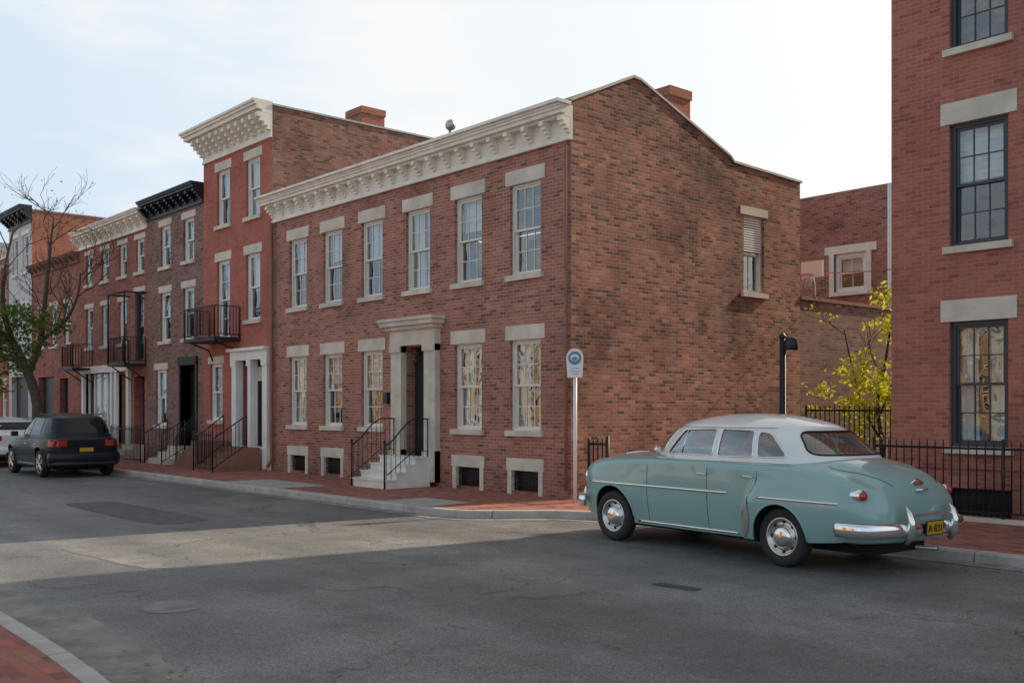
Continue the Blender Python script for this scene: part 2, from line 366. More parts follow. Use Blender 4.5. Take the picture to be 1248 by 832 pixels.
def window(h, P, u0, u1, z0, z1, frame='sash', trim='stone', nx=3, nz=2, lh=.27, lw=.12, cover=None, fw=.05, glass='glass', sill=True):
    t = h['trim']; f = h['window_frames']; g = h['window_glass']; c = h['curtains']
    if lh: t.pbox(P, u0 - lw, u1 + lw, z1 - .004, z1 + lh, -.018, .1, trim)
    if sill: t.pbox(P, u0 - .08, u1 + .08, z0 - .10, z0 + .006, -.07, .12, trim)
    e = .004
    f.pbox(P, u0 - e, u0 + fw, z0, z1, .07, .19, frame)
    f.pbox(P, u1 - fw, u1 + e, z0, z1, .07, .19, frame)
    f.pbox(P, u0 + fw, u1 - fw, z1 - fw, z1 + e - .009, .072, .19, frame)
    f.pbox(P, u0 + fw, u1 - fw, z0 - e + .01, z0 + fw * .9, .072, .19, frame)
    a, b, lo, hi = u0 + fw, u1 - fw, z0 + fw * .9, z1 - fw
    mid = (lo + hi) / 2; rw = .042
    for (s0, s1, d) in ((mid - .02, hi, .095), (lo, mid + .02, .135)):
        f.pbox(P, a + .001, a + rw, s0, s1, d, d + .035, frame); f.pbox(P, b - rw, b - .001, s0, s1, d, d + .035, frame)
        f.pbox(P, a + rw, b - rw, s0, s0 + rw, d + .001, d + .034, frame); f.pbox(P, a + rw, b - rw, s1 - rw, s1, d + .001, d + .034, frame)
        A, B, L, H = a + rw, b - rw, s0 + rw, s1 - rw
        for i in range(1, nx):
            u = A + (B - A) * i / nx; f.pbox(P, u - .009, u + .009, L, H, d + .006, d + .028, frame)
        for j in range(1, nz):
            z = L + (H - L) * j / nz; f.pbox(P, A, B, z - .009, z + .009, d + .008, d + .026, frame)
        for i in range(nx):
            for j in range(nz):
                pa, pb = A + (B - A) * i / nx, A + (B - A) * (i + 1) / nx
                pl, ph = L + (H - L) * j / nz, L + (H - L) * (j + 1) / nz
                tl = R.uniform(-.002, .002); tz = R.uniform(-.003, .003)
                g.face([P(pa, pl, d + .018 - tl - tz), P(pb, pl, d + .018 + tl - tz), P(pb, ph, d + .018 + tl + tz), P(pa, ph, d + .018 - tl + tz)], glass)
    k = cover or R.choice(['curtain', 'blind', 'half', 'half', 'none', 'curtain'])
    D = .24
    if k == 'blind' or k == 'half' or k == 'lower':
        fr = {'blind': R.uniform(.75, 1.0), 'half': R.uniform(.35, .6), 'lower': .5}[k]
        zb = hi - (hi - lo) * fr if k != 'lower' else lo
        zt = hi if k != 'lower' else mid
        n = max(2, int((zt - zb) / .05))
        rows = []
        for i in range(n + 1):
            z = zb + (zt - zb) * i / n
            rows.append([P(a, z, D + (.012 if i % 2 else 0)), P(b, z, D + (.012 if i % 2 else 0))])
        c.grid(rows, 'blind', smooth=False)
    elif k == 'curtain' or k == 'sides':
        gap = R.uniform(.05, .3) if k == 'curtain' else .45
        W = b - a
        for (s0, s1) in ((a, a + W * (.5 - gap / 2)), (b - W * (.5 - gap / 2), b)):
            n = 28; ph = R.uniform(0, 6)
            rows = []
            for (z, sq) in ((lo, 1.0), ((lo + hi) / 2, .93), (hi, 1.0)):
                row = []
                for i in range(n + 1):
                    q = i / n; u = s0 + (s1 - s0) * q
                    if sq < 1: u = (s0 if s0 == a else s1) + (u - (s0 if s0 == a else s1)) * sq
                    row.append(P(u, z, D + .025 * math.sin(q * (s1 - s0) * 75 + ph) + .01 * math.sin(q * 40)))
                rows.append(row)
            c.grid(rows, 'curtain')

def cornice(h, P, u0, u1, zb, zt, proj, mat, sp=.55, bw=.14, L=False, Rr=False, dent=True):
    m = h['cornice']; H = zt - zb
    l = proj if L else 0; r = proj if Rr else 0
    m.pbox(P, u0, u1, zb, zb + .05, -.07, .01, mat)
    m.pbox(P, u0, u1, zb + .05, zt - H * .35, -.04, .012, mat)
    zc = zt - H * .35
    m.pbox(P, u0 - l * .3, u1 + r * .3, zc, zc + H * .08, -proj * .55, .013, mat)
    m.pbox(P, u0 - l * .75, u1 + r * .75, zc + H * .08, zc + H * .2, -proj * .82, .014, mat)
    m.pbox(P, u0 - l * .88, u1 + r * .88, zc + H * .2, zc + H * .28, -proj * .92, .015, mat)
    m.pbox(P, u0 - l, u1 + r, zc + H * .28, zt, -proj, .016, mat)
    n = max(2, round((u1 - u0) / sp)); w = bw / 2
    for i in range(n + 1):
        u = u0 + w + .002 + (u1 - u0 - 2 * w - .004) * i / n
        zz = zc - .002
        for (dz, dd) in ((H * .13, proj * .78), (H * .11, proj * .62), (H * .1, proj * .42), (H * .1, proj * .26)):
            m.pbox(P, u - w, u + w, zz - dz, zz, -dd, -.035, mat); zz -= dz
    if dent:
        k = int((u1 - u0) / .13)
        for i in range(k):
            u = u0 + .05 + i * .13
            m.pbox(P, u, u + .065, zc - .07, zc - .003, -proj * .3, -.038, mat)

def railing(m, p0, p1, h=.9, sp=.11, r=.009, mat='iron', finial=False, low=.08):
    p0 = Vector(p0); p1 = Vector(p1); d = p1 - p0; L = math.hypot(d.x, d.y); n = max(1, round(L / sp))
    m.tube([p0 + Vector((0, 0, h)), p1 + Vector((0, 0, h))], r * 1.8, mat, 6)
    m.tube([p0 + Vector((0, 0, low)), p1 + Vector((0, 0, low))], r * 1.4, mat, 6)
    for i in range(n + 1):
        q = p0 + d * (i / n)
        rr = r * 2.2 if i in (0, n) else r
        top = h + (.12 if finial else 0)
        m.tube([q + Vector((0, 0, 0 if i in (0, n) else low)), q + Vector((0, 0, top - .04)), q + Vector((0, 0, top))], [rr, rr, rr * .3], mat, 5)

def shell(h, x0, x1, y0, y1, z1, mat_side, front_ops=(), mat_front=None, side_mat_right=None, z0=-.1):
    w = h['walls']
    wall(w, FR(y0), x0, x1, z0, z1, list(front_ops), mat_front or mat_side)
    w.face([(x1, y0, z0), (x1, y1, z0), (x1, y1, z1), (x1, y0, z1)], side_mat_right or mat_side)
    w.face([(x0, y0, z0), (x0, y1, z0), (x0, y1, z1), (x0, y0, z1)], mat_side)
    w.face([(x0, y1, z0), (x1, y1, z0), (x1, y1, z1), (x0, y1, z1)], mat_side)
    h['roof'].box(x0 + .01, x1 - .01, y0 + .01, y1 - .01, z1 - .25, z1 - .12, 'roof')
    c = h['coping']
    c.box(x1 - .2, x1 + .03, y0 + .02, y1, z1, z1 + .05, 'coping')
    c.box(x0 - .03, x0 + .2, y0 + .02, y1, z1 + .001, z1 + .051, 'coping')
    c.box(x0 + .2, x1 - .2, y1 - .2, y1 + .03, z1 + .002, z1 + .049, 'coping')

def op(c, w, z0, z1, r=.22): return (c - w / 2, c + w / 2, z0, z1, r)

# ================================================================== MAIN HOUSE
X0, X1, YF = -24.52, -13.30, 13.0
h = House('brick_house', (-18.9, 16, 0))
xs = [-14.56, -16.30, -18.04, -19.83, -21.55, -23.22]
ops = [op(x, .88, 4.19, 5.94) for x in xs] + [op(x, .88, 1.21, 2.96) for i, x in enumerate(xs) if i != 2]
ops += [op(xs[i], .78, .06, .46) for i in (0, 1, 4, 5)]
dx0, dx1 = -18.46, -17.64
ops += [(dx0, dx1, .6, 2.98, .3)]
P = FR(YF)
w = h['walls']
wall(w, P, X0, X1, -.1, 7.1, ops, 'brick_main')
covers_up = ['none', 'half', 'curtain', 'half', 'half', 'half']
covers_dn = ['curtain', 'curtain', None, 'half', 'half', 'curtain']
for i, x in enumerate(xs):
    window(h, P, x - .44, x + .44, 4.19, 5.94, cover=covers_up[i])
    if i != 2: window(h, P, x - .44, x + .44, 1.21, 2.96, cover=covers_dn[i])
for i in (0, 1, 4, 5):
    x = xs[i]
    h['trim'].pbox(P, x - .53, x + .53, .455, .69, -.02, .1, 'stone')
    h['trim'].pbox(P, x - .50, x - .386, .0, .455, -.016, .1, 'stone')
    h['trim'].pbox(P, x + .386, x + .50, .0, .455, -.016, .1, 'stone')
    h['basement_grilles'].pbox(P, x - .39, x + .39, .06, .46, .16, .18, 'black')
    for k in range(9):
        u = x - .34 + k * .085
        h['basement_grilles'].tube([P(u, .06, .05), P(u, .46, .05)], .009, 'iron', 5)
    for z in (.18, .33):
        h['basement_grilles'].tube([P(x - .39, z, .05), P(x + .39, z, .05)], .009, 'iron', 5)
S = SD(X1)
YB = 20.26
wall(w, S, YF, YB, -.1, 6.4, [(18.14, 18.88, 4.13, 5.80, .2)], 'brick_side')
w.face([S(13, 6.4, 0), S(YB, 6.4, 0), S(YB, 6.75, 0), S(17.78, 6.82, 0), S(17.65, 6.93, 0), S(14.85, 7.95, 0), S(14.65, 7.97, 0), S(13, 7.2, 0)], 'brick_side')
window(h, S, 18.14, 18.88, 4.13, 5.80, cover='half', nx=2, nz=1, lh=.17, frame='sash')
for k in range(14):
    z = 5.02 + k * .052
    h['window_frames'].pbox(S, 18.2, 18.82, z, z + .035, .04, .07, 'white')
w.face([(X0, YF, -.1), (X0, YB, -.1), (X0, YB, 6.7), (X0, 14.65, 7.97), (X0, YF, 7.2)], 'brick_side')
w.face([(X0, YB, -.1), (X1, YB, -.1), (X1, YB, 6.75), (X0, YB, 6.75)], 'brick_side')
prof = [(12.72, 7.14), (13.0, 7.235), (14.65, 8.0), (14.85, 7.985), (17.67, 6.965), (17.80, 6.86), (YB + .05, 6.79)]
rf = h['roof']
rf.grid([[(X0, y, z) for y, z in prof], [(X1 - .02, y, z) for y, z in prof]], 'roof', smooth=False)
for (a, b) in zip(prof[1:], prof[2:]):
    c_ = h['coping']
    c_.hexa([(X1 - .22, a[0], a[1] - .03), (X1 + .03, a[0], a[1] - .03), (X1 + .03, b[0], b[1] - .03), (X1 - .22, b[0], b[1] - .03),
             (X1 - .22, a[0], a[1] + .02), (X1 + .03, a[0], a[1] + .02), (X1 + .03, b[0], b[1] + .02), (X1 - .22, b[0], b[1] + .02)], 'coping')
cornice(h, P, X0 + .02, X1 + .02, 6.50, 7.12, .34, 'cream', sp=.50, bw=.11, L=True, dent=False)
h['cornice'].box(X0 - .3, X1 + .05, 12.60, 12.95, 7.121, 7.18, 'cream')
ch = h['chimney']
ch.box(-14.35, -13.7, 16.2, 16.85, 6.6, 8.15, 'brick_right'); ch.box(-14.38, -13.67, 16.17, 16.88, 8.05, 8.24, 'brick_right')
v = h['roof_vent']
v.tube([(-19.15, 14.75, 7.9), (-19.15, 14.75, 8.22)], .05, 'steel', 12); v.lathe((-19.15, 14.75, 8.18), (0, 0, 1), [(0, .06), (.04, .11), (.12, .13), (.2, .1), (.25, .02)], 'steel', 16)
h['downspout'].tube([(X0 + .08, 12.9, 6.5), (X0 + .08, 12.9, .3), (X0 + .08, 12.78, .1)], .045, 'brown', 10)
h['downspout'].tube([(X1 - .07, 12.93, 6.5), (X1 - .07, 12.93, .15)], .03, 'brown', 8)
t = h['door_surround']
for (a, b) in ((-18.86, -18.47), (-17.63, -17.24)):
    t.pbox(P, a, b, .1, 3.0, -.14, .1, 'stone')
    t.pbox(P, a - .03, b + .0, .1, .75, -.17, .09, 'stone')
    t.pbox(P, a - .03, b + .0, 2.86, 2.999, -.175, .09, 'stone')
t.pbox(P, -18.88, -17.22, 3.0, 3.34, -.16, .09, 'stone')
t.pbox(P, -18.94, -17.16, 3.34, 3.42, -.25, .088, 'stone')
t.pbox(P, -19.02, -17.08, 3.42, 3.52, -.34, .086, 'stone')
t.pbox(P, -19.06, -17.04, 3.52, 3.58, -.38, .084, 'stone')
d = h['door']
d.pbox(P, dx0 + .02, dx1 - .02, .6, 2.6, .22, .28, 'door')
for (a, b) in ((.72, 1.3), (1.42, 2.45)):
    for (c0, c1) in ((dx0 + .12, (dx0 + dx1) / 2 - .04), ((dx0 + dx1) / 2 + .04, dx1 - .12)):
        d.pbox(P, c0, c1, a, b, .205, .225, 'door')
d.pbox(P, dx0 + .0, dx1 - .0, 2.6, 2.66, .19, .28, 'door')
h['window_glass'].face([P(dx0, 2.66, .26), P(dx1, 2.66, .26), P(dx1, 2.98, .26), P(dx0, 2.98, .26)], 'glass')
d.lathe(P(dx1 - .08, 1.55, .22), (0, -1, 0), [(0, .012), (.03, .012), (.035, .03), (.06, .03), (.07, .0)], 'chrome', 12)
st = h['steps']
sx0, sx1 = -18.72, -17.40
st.box(sx0, sx1, 12.48, 12.86, -.05, .6, 'marble')
for i, z in enumerate((.45, .30, .15)):
    st.box(sx0, sx1, 12.48 - .24 * (i + 1), 12.48 - .24 * i, -.05, z, 'marble')
    st.box(sx0 - .02, sx1 + .02, 12.48 - .24 * (i + 1) - .02, 12.48 - .24 * i - .002, z, z + .03, 'marble')
st.box(sx0 - .02, sx1 + .02, 12.46, 12.86, .601, .63, 'marble')
rl = h['stair_railings']
for x in (sx0 + .04, sx1 - .04):
    rl.tube([(x, 12.84, 1.42), (x, 12.45, 1.42), (x, 12.25, 1.3), (x, 11.95, 1.0), (x, 11.8, .9), (x, 11.72, .86)], .016, 'iron', 6)
    rl.tube([(x, 12.84, .75), (x, 12.45, .75), (x, 11.8, .28)], .010, 'iron', 6)
    for k in range(10):
        y = 12.82 - k * .115
        zt = 1.42 if y > 12.45 else 1.42 - (12.45 - y) * .80
        zb = .63 if y > 12.46 else max(.0, .63 - math.ceil((12.46 - y) / .24) * .15)
        rl.tube([(x, y, zb), (x, y, zt)], .007 if k else .014, 'iron', 5)
    rl.tube([(x, 11.74, 0), (x, 11.74, .92)], .02, 'iron', 8); rl.lathe((x, 11.74, .92), (0, 0, 1), [(0, .02), (.03, .032), (.06, .028), (.08, 0)], 'iron', 10)
h['mailbox'].box(-19.22, -19.08, 12.9, 12.98, 1.75, 2.0, 'black')
h.done()

# ================================================================== HOUSE 2
h = House('brick_townhouse', (-26.6, 16, 0))
a0, a1 = -28.75, -24.535
P = FR(YF - .02)
o2 = [op(-25.63, .82, 6.85, 8.43), op(-27.44, .82, 6.85, 8.43), op(-25.63, .82, 4.04, 5.85), op(-27.44, .82, 3.62, 5.85), op(-27.9, .8, 1.29, 2.93), (-26.45, -24.85, .62, 2.95, .5)]
shell(h, a0, a1, YF - .02, 19.4, 9.62, 'brick_b2side', o2, 'brick_b2', side_mat_right='brick_b2side')
for o in o2[:3]: window(h, P, *o[:4], cover=R.choice(['blind', 'half', 'curtain']), nx=1, nz=1, frame='white', lh=.24)
window(h, P, *o2[3][:4], cover='half', nx=2, nz=2, frame='white', lh=.24, sill=False)
window(h, P, *o2[4][:4], cover='curtain', nx=2, nz=1, frame='white', lh=.2)
cornice(h, P, a0 + .03, a1, 8.78, 9.72, .55, 'cream', sp=.42, bw=.13, L=True)
t = h['entrance']
for (a, b) in ((-26.68, -26.42), (-25.72, -25.55), (-24.88, -24.62)):
    t.pbox(P, a, b, .05, 2.95, -.12, .1, 'white'); t.pbox(P, a - .03, b + .03, 2.78, 2.949, -.15, .09, 'white')
t.pbox(P, -26.72, -24.58, 2.95, 3.2, -.15, .09, 'white'); t.pbox(P, -26.78, -24.56, 3.2, 3.28, -.24, .088, 'white')
t.pbox(P, -26.42, -25.72, .62, 2.8, .42, .46, 'white'); t.pbox(P, -25.55, -24.88, .62, 2.8, .40, .46, 'white')
t.pbox(P, -26.32, -25.82, .62, 2.4, .40, .43, 'door'); t.pbox(P, -26.7, -24.6, .0, .62, -.05, .3, 'white')
st = h['steps']
for i, z in enumerate((.6, .45, .3, .15)):
    st.box(-26.3, -24.95, 12.5 - .28 * i, 12.84 if i == 0 else 12.5 - .28 * (i - 1), -.05, z, 'brown')
for i, z in enumerate((.75, .6, .45, .3, .15)):
    x = -26.9 - .28 * i; st.box(x - .28, x, 11.9, 12.9, -.05, z, 'brown')
rl = h['railings']
railing(rl, (-26.9, 11.95, .7), (-28.3, 11.95, 0), .85); railing(rl, (-26.3, 12.45, .6), (-26.3, 11.7, .05), .85); railing(rl, (-24.95, 12.45, .6), (-24.95, 11.5, 0), .85)
railing(rl, (-24.95, 11.5, 0), (-26.1, 11.5, 0), .95, finial=True)
b = h['balcony']
b.box(-28.35, -26.35, 12.2, 12.97, 3.5, 3.6, 'iron')
railing(b, (-28.32, 12.22, 3.6), (-26.38, 12.22, 3.6), .85, .09); railing(b, (-28.32, 12.22, 3.6), (-28.32, 12.95, 3.6), .85, .09); railing(b, (-26.38, 12.22, 3.6), (-26.38, 12.95, 3.6), .85, .09)
for x in (-28.1, -26.6):
    b.tube([(x, 12.96, 3.0), (x, 12.85, 3.3), (x, 12.3, 3.5)], .025, 'iron', 6)
ch = h['chimney']; ch.box(-26.7, -25.85, 16.6, 17.4, 9.3, 10.45, 'brick_right'); ch.box(-26.73, -25.82, 16.57, 17.43, 10.4, 10.6, 'brick_right')
h.done()

# ================================================================== HOUSE 3
h = House('brown_brick_townhouse', (-31, 16, 0))
a0, a1 = -33.03, -28.765
P = FR(YF)
o3 = [op(-29.85, .78, 6.1, 7.4), op(-31.6, .78, 6.1, 7.4), op(-29.85, .8, 3.75, 5.3), op(-31.6, .8, 3.75, 5.3), op(-31.95, .85, 1.1, 2.87), (-30.4, -29.3, .5, 2.95, .4)]
shell(h, a0, a1, YF, 19.0, 8.05, 'brick_b3', o3, 'brick_b3')
for o in o3[:5]: window(h, P, *o[:4], cover=R.choice(['blind', 'half', 'curtain']), nx=1, nz=1, frame='white', lh=.2)
cornice(h, P, a0, a1 - .02, 7.7, 8.3, .42, 'black', sp=.5, bw=.12)
t = h['entrance']
t.pbox(P, -30.4, -29.3, .5, 2.95, .3, .35, 'door'); t.pbox(P, -30.0, -29.7, .6, 2.3, .27, .299, 'black'); t.pbox(P, -30.52, -29.18, 2.95, 3.2, -.08, .1, 'black')
t.pbox(P, -30.5, -30.4, .3, 2.95, -.05, .3, 'black'); t.pbox(P, -29.3, -29.2, .3, 2.95, -.05, .3, 'black')
for i, z in enumerate((.5, .33, .16)): h['steps'].box(-30.5, -29.2, 12.6 - .3 * i, 12.98 if i == 0 else 12.6 - .3 * (i - 1), -.05, z, 'stone')
railing(h['railings'], (-30.5, 12.6, .4), (-30.5, 11.9, 0), .9); railing(h['railings'], (-29.2, 12.6, .4), (-29.2, 11.9, 0), .9)
railing(h['railings'], (-33.0, 11.8, 0), (-30.55, 11.8, 0), 1.0, finial=True)
h['chimney'].box(-32.9, -32.2, 17.2, 17.8, 7.9, 9.6, 'brick_right')
h.done()

# ================================================================== HOUSE 4
h = House('red_brick_rowhouse', (-36.3, 16, 0))
a0, a1 = -39.6, -33.045
P = FR(YF)
o4 = []
for x in (-33.7, -35.25, -36.93, -38.54): o4 += [op(x, .72, 6.15, 7.25)]
for x in (-35.25, -36.93, -38.54): o4 += [op(x, .72, 3.85, 5.3)]
o4 += [op(-33.75, .78, 3.2, 5.5), (-34.2, -33.3, .45, 2.7, .35), (-38.9, -36.2, .9, 2.9, .2), (-35.6, -34.7, .45, 2.8, .3)]
shell(h, a0, a1, YF, 18.5, 8.0, 'brick_b4', o4, 'brick_b4')
for o in o4[:7]: window(h, P, *o[:4], cover=R.choice(['blind', 'half', 'none']), nx=1, nz=1, frame='white', lh=.16)
window(h, P, *o4[7][:4], nx=2, nz=2, frame='sashdark', cover='none', lh=.16, sill=False)
h['entrance'].pbox(P, -34.2, -33.3, .45, 2.7, .3, .34, 'door')
h['entrance'].pbox(P, -35.6, -34.7, .45, 2.8, .25, .29, 'white')
for (a, b_) in ((-39.1, -38.9), (-36.2, -36.0), (-35.8, -35.6), (-34.7, -34.5)): h['entrance'].pbox(P, a, b_, .1, 2.9, -.1, .1, 'white')
h['entrance'].pbox(P, -39.15, -34.45, 2.9, 3.15, -.14, .1, 'white')
for k in range(5): h['entrance'].pbox(P, -38.9 + k * .64, -38.82 + k * .64, .9, 2.9, .08, .15, 'white')
h['window_glass'].face([P(-38.9, .9, .12), P(-36.2, .9, .12), P(-36.2, 2.9, .12), P(-38.9, 2.9, .12)], 'glass')
h['curtains'].face([P(-38.9, 1.2, .3), P(-36.2, 1.2, .3), P(-36.2, 2.9, .3), P(-38.9, 2.9, .3)], 'blind')
cornice(h, P, a0, a1 - .02, 7.5, 8.15, .42, 'cream', sp=.6, bw=.12)
b = h['balcony']
for (x0, x1, z) in ((-34.6, -33.1, 3.1), (-39.3, -38.1, 3.1)):
    b.box(x0, x1, 12.25, 12.97, z - .08, z, 'iron')
    railing(b, (x0 + .02, 12.27, z), (x1 - .02, 12.27, z), .85, .1); railing(b, (x0 + .02, 12.27, z), (x0 + .02, 12.95, z), .85, .1); railing(b, (x1 - .02, 12.27, z), (x1 - .02, 12.95, z), .85, .1)
    for x in (x0 + .15, x1 - .15): b.tube([(x, 12.96, z - .5), (x, 12.3, z - .05)], .022, 'iron', 6)
for x in (-34.58, -33.12):
    b.tube([(x, 12.27, 3.1), (x, 12.27, 5.4)], .03, 'iron', 6); b.tube([(x, 12.27, 5.4), (x, 12.98, 5.4)], .03, 'iron', 6)
b.tube([(-34.58, 12.27, 5.4), (-33.12, 12.27, 5.4)], .03, 'iron', 6)
for i, z in enumerate((.45, .3, .15)): h['steps'].box(-34.25, -33.25, 12.6 - .3 * i, 12.98 if i == 0 else 12.6 - .3 * (i - 1), -.05, z, 'stone')
railing(h['railings'], (-34.3, 11.7, 0), (-33.1, 11.7, 0), 1.0, finial=True); railing(h['railings'], (-37.5, 11.8, 0), (-35.0, 11.8, 0), .9)
h.done()

# ================================================================== HOUSE 5..
h = House('low_brick_rowhouse', (-42.5, 16, 0))
a0, a1 = -45.4, -39.615
P = FR(YF)
o5 = [op(x, .8, 4.1, 5.7) for x in (-41, -42.6, -44.2)] + [(-44.6, -42.6, .5, 2.9, .3), (-41.9, -40.9, .2, 2.8, .3)]
shell(h, a0, a1, YF, 15.5, 7.4, 'brick_b3', o5, 'brick_b4')
for o in o5[:3]: window(h, P, *o[:4], cover='none', nx=2, nz=1, frame='white', lh=.16)
h['entrance'].pbox(P, -44.6, -42.6, .5, 2.9, .2, .24, 'black'); h['entrance'].pbox(P, -41.9, -40.9, .2, 2.8, .2, .24, 'door')
cornice(h, P, a0, a1 - .02, 7.1, 7.5, .3, 'brown', sp=.6)
h.done()
h = House('grey_stucco_townhouse', (-47, 15, 0))
a0, a1 = -48.7, -45.41
o6 = [op(x, .8, z, z + 1.6) for x in (-46.3, -47.8) for z in (7.4, 4.4)] + [(-48.3, -45.9, .4, 3.0, .3)]
shell(h, a0, a1, YF - .03, 17.0, 9.9, 'brick_right', o6, 'grey')
P = FR(YF - .03)
for o in o6[:4]: window(h, P, *o[:4], cover='half', nx=1, nz=1, frame='white', trim='white', lh=.16)
h['entrance'].pbox(P, -48.3, -45.9, .4, 3.0, .2, .24, 'black')
cornice(h, P, a0, a1, 9.4, 10.1, .5, 'black', sp=.6, L=True)
h.done()
xx = -48.72
for i, (ww, hh, mt, cn) in enumerate(((5.5, 8.8, 'brick_b2', 'cream'), (6, 9.5, 'yellowish', 'white'), (6, 8.2, 'brick_b4', 'cream'), (7, 9.6, 'brick_b3', 'black'), (8, 8.5, 'brick_b2', 'cream'))):
    h = House('brick_rowhouse', (xx - ww / 2, 16, 0))
    n = 3
    os_ = [op(xx - ww * (k + .5) / n, .85, z, z + 1.6) for k in range(n) for z in (1.2, 4.0, 6.3)]
    shell(h, xx - ww, xx - .02, YF, 18, hh, mt, os_, mt)
    for o in os_: window(h, FR(YF), *o[:4], nx=1, nz=1, frame='white', lh=.18)
    cornice(h, FR(YF), xx - ww, xx - .04, hh - .5, hh + .12, .42, cn, sp=.6)
    h.done(); xx -= ww

# ================================================================== RIGHT BUILDING
h = House('brick_apartment_building', (-1, 19, 0))
a0, YR, HR = -8.53, 15.6, 13.2
P = FR(YR)
cx = [-7.12 + 2.55 * k for k in range(5)]
oR = []
for x in cx:
    oR += [op(x, .90, 1.05, 2.99), op(x, .90, 4.14, 6.05), op(x, .90, 7.2, 9.1), op(x, .9, 10.2, 12.0)]
oB = [op(x, 1.0, -.02, .42, .2) for x in cx]
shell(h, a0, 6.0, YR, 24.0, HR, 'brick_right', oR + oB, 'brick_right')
for o in oR: window(h, P, *o[:4], frame='sashdark', nx=3, nz=2, lh=.33, lw=.13, cover=('curtain' if o[2] < 2 else 'half'), fw=.07)
for o in oB:
    h['basement_grilles'].pbox(P, o[0], o[1], 0, .42, .15, .18, 'black')
    for k in range(11): h['basement_grilles'].tube([P(o[0] + .05 + k * .09, 0, .05), P(o[0] + .05 + k * .09, .42, .05)], .01, 'iron', 5)
h['trim'].pbox(P, a0, 6.0, .72, .84, -.03, .001, 'brick_right')
cornice(h, P, a0, 6.0, 12.7, 13.4, .4, 'cream')
h.done()

# rear building
h = House('brick_outbuilding', (-17, 29, 0))
a0, a1, Y = -22.5, -14.0, 26.0
oo = [(-15.95, -14.95, 4.9, 6.0, .2)]
shell(h, a0, a1, Y, 32, 7.75, 'brick_b2side', oo, 'brick_main')
window(h, FR(Y), *oo[0][:4], frame='white', trim='cream', nx=2, nz=1, lh=.22, lw=.3, fw=.12, cover='half')
h['trim'].pbox(FR(Y), -16.1, -15.95, 4.8, 6.0, -.03, .1, 'cream'); h['trim'].pbox(FR(Y), -14.95, -14.8, 4.8, 6.0, -.03, .1, 'cream')
h['downspout'].tube([(-14.2, 25.9, 7.7), (-14.2, 25.9, 0)], .07, 'white', 8)
h.done()
bw = MB(); bw.box(-13.55, -13.32, YB + .01, 25.99, -.1, 4.12, 'brick_b3'); bw.box(-13.6, -13.27, YB + .02, 25.98, 4.121, 4.2, 'brown')
e = empty('brick_wall', (-13.4, 23, 0)); bw.obj('wall_body', e)
e = empty('garden_shed', (-10.6, 23, 0)); s = MB()
s.box(-11.3, -9.6, 22.4, 24.2, -.05, 2.5, 'redpaint'); s.hexa([(-11.45, 22.25, 2.5), (-9.45, 22.25, 2.5), (-9.45, 24.3, 2.85), (-11.45, 24.3, 2.85), (-11.45, 22.25, 2.58), (-9.45, 22.25, 2.58), (-9.45, 24.3, 2.95), (-11.45, 24.3, 2.95)], 'brown')
s.box(-10.8, -10.1, 22.36, 22.399, 0, 2.0, 'brown'); s.obj('shed_body', e)

# ================================================================== OPPOSITE ROW (behind the camera, seen in reflections)
xx = -72
for i in range(9):
    ww = R.uniform(5.5, 7.5)
    if -14 < xx < -6: xx += 7
    hh = R.uniform(5.2, 6.6); mt = ['yellowish', 'grey', 'brick_b2side', 'yellowish', 'grey'][i % 5]
    h = House('opposite_rowhouse', (xx + ww / 2, -12, 0))
    n = 3; Pb = BK(-9.0)
    os_ = [op(xx + ww * (k + .5) / n, .9, z, z + 1.4) for k in range(n) for z in (1.0, 3.4)]
    wall(h['walls'], Pb, xx, xx + ww, -.1, hh, os_, mt)
    h['walls'].box(xx, xx + ww, -15, -9.9, -.1, hh - .01, mt)
    h['roof'].box(xx, xx + ww, -9.9, -9.01, hh - .1, hh, 'roof')
    for o in os_: window(h, Pb, *o[:4], nx=1, nz=1, frame='white', cover='none')
    cornice(h, Pb, xx, xx + ww - .01, hh - .4, hh + .1, .4, 'cream', dent=False)
    h.done(); xx += ww + .01

# ================================================================== GROUND
def sheet(name, pts, z, mat):
    m = MB(); m.face([(x, y, z) for x, y in pts], mat); return m.obj(name)
sheet('ground', [(-900, -900), (900, -900), (900, 900), (-900, 900)], -.135, 'grass')
sheet('road', [(-120, -9.5), (60, -9.5), (60, 12.2), (-120, 12.2)], -.12, 'asphalt')

def arc_pts(pts, seg=10):
    out = []
    for i in range(len(pts) - 1):
        p0 = pts[max(0, i - 1)]; p1 = pts[i]; p2 = pts[i + 1]; p3 = pts[min(len(pts) - 1, i + 2)]
        for k in range(seg):
            t = k / seg
            out.append(tuple(.5 * ((2 * p1[j]) + (-p0[j] + p2[j]) * t + (2 * p0[j] - 5 * p1[j] + 4 * p2[j] - p3[j]) * t * t + (-p0[j] + 3 * p1[j] - 3 * p2[j] + p3[j]) * t ** 3) for j in range(len(p1))))
    out.append(tuple(pts[-1])); return out

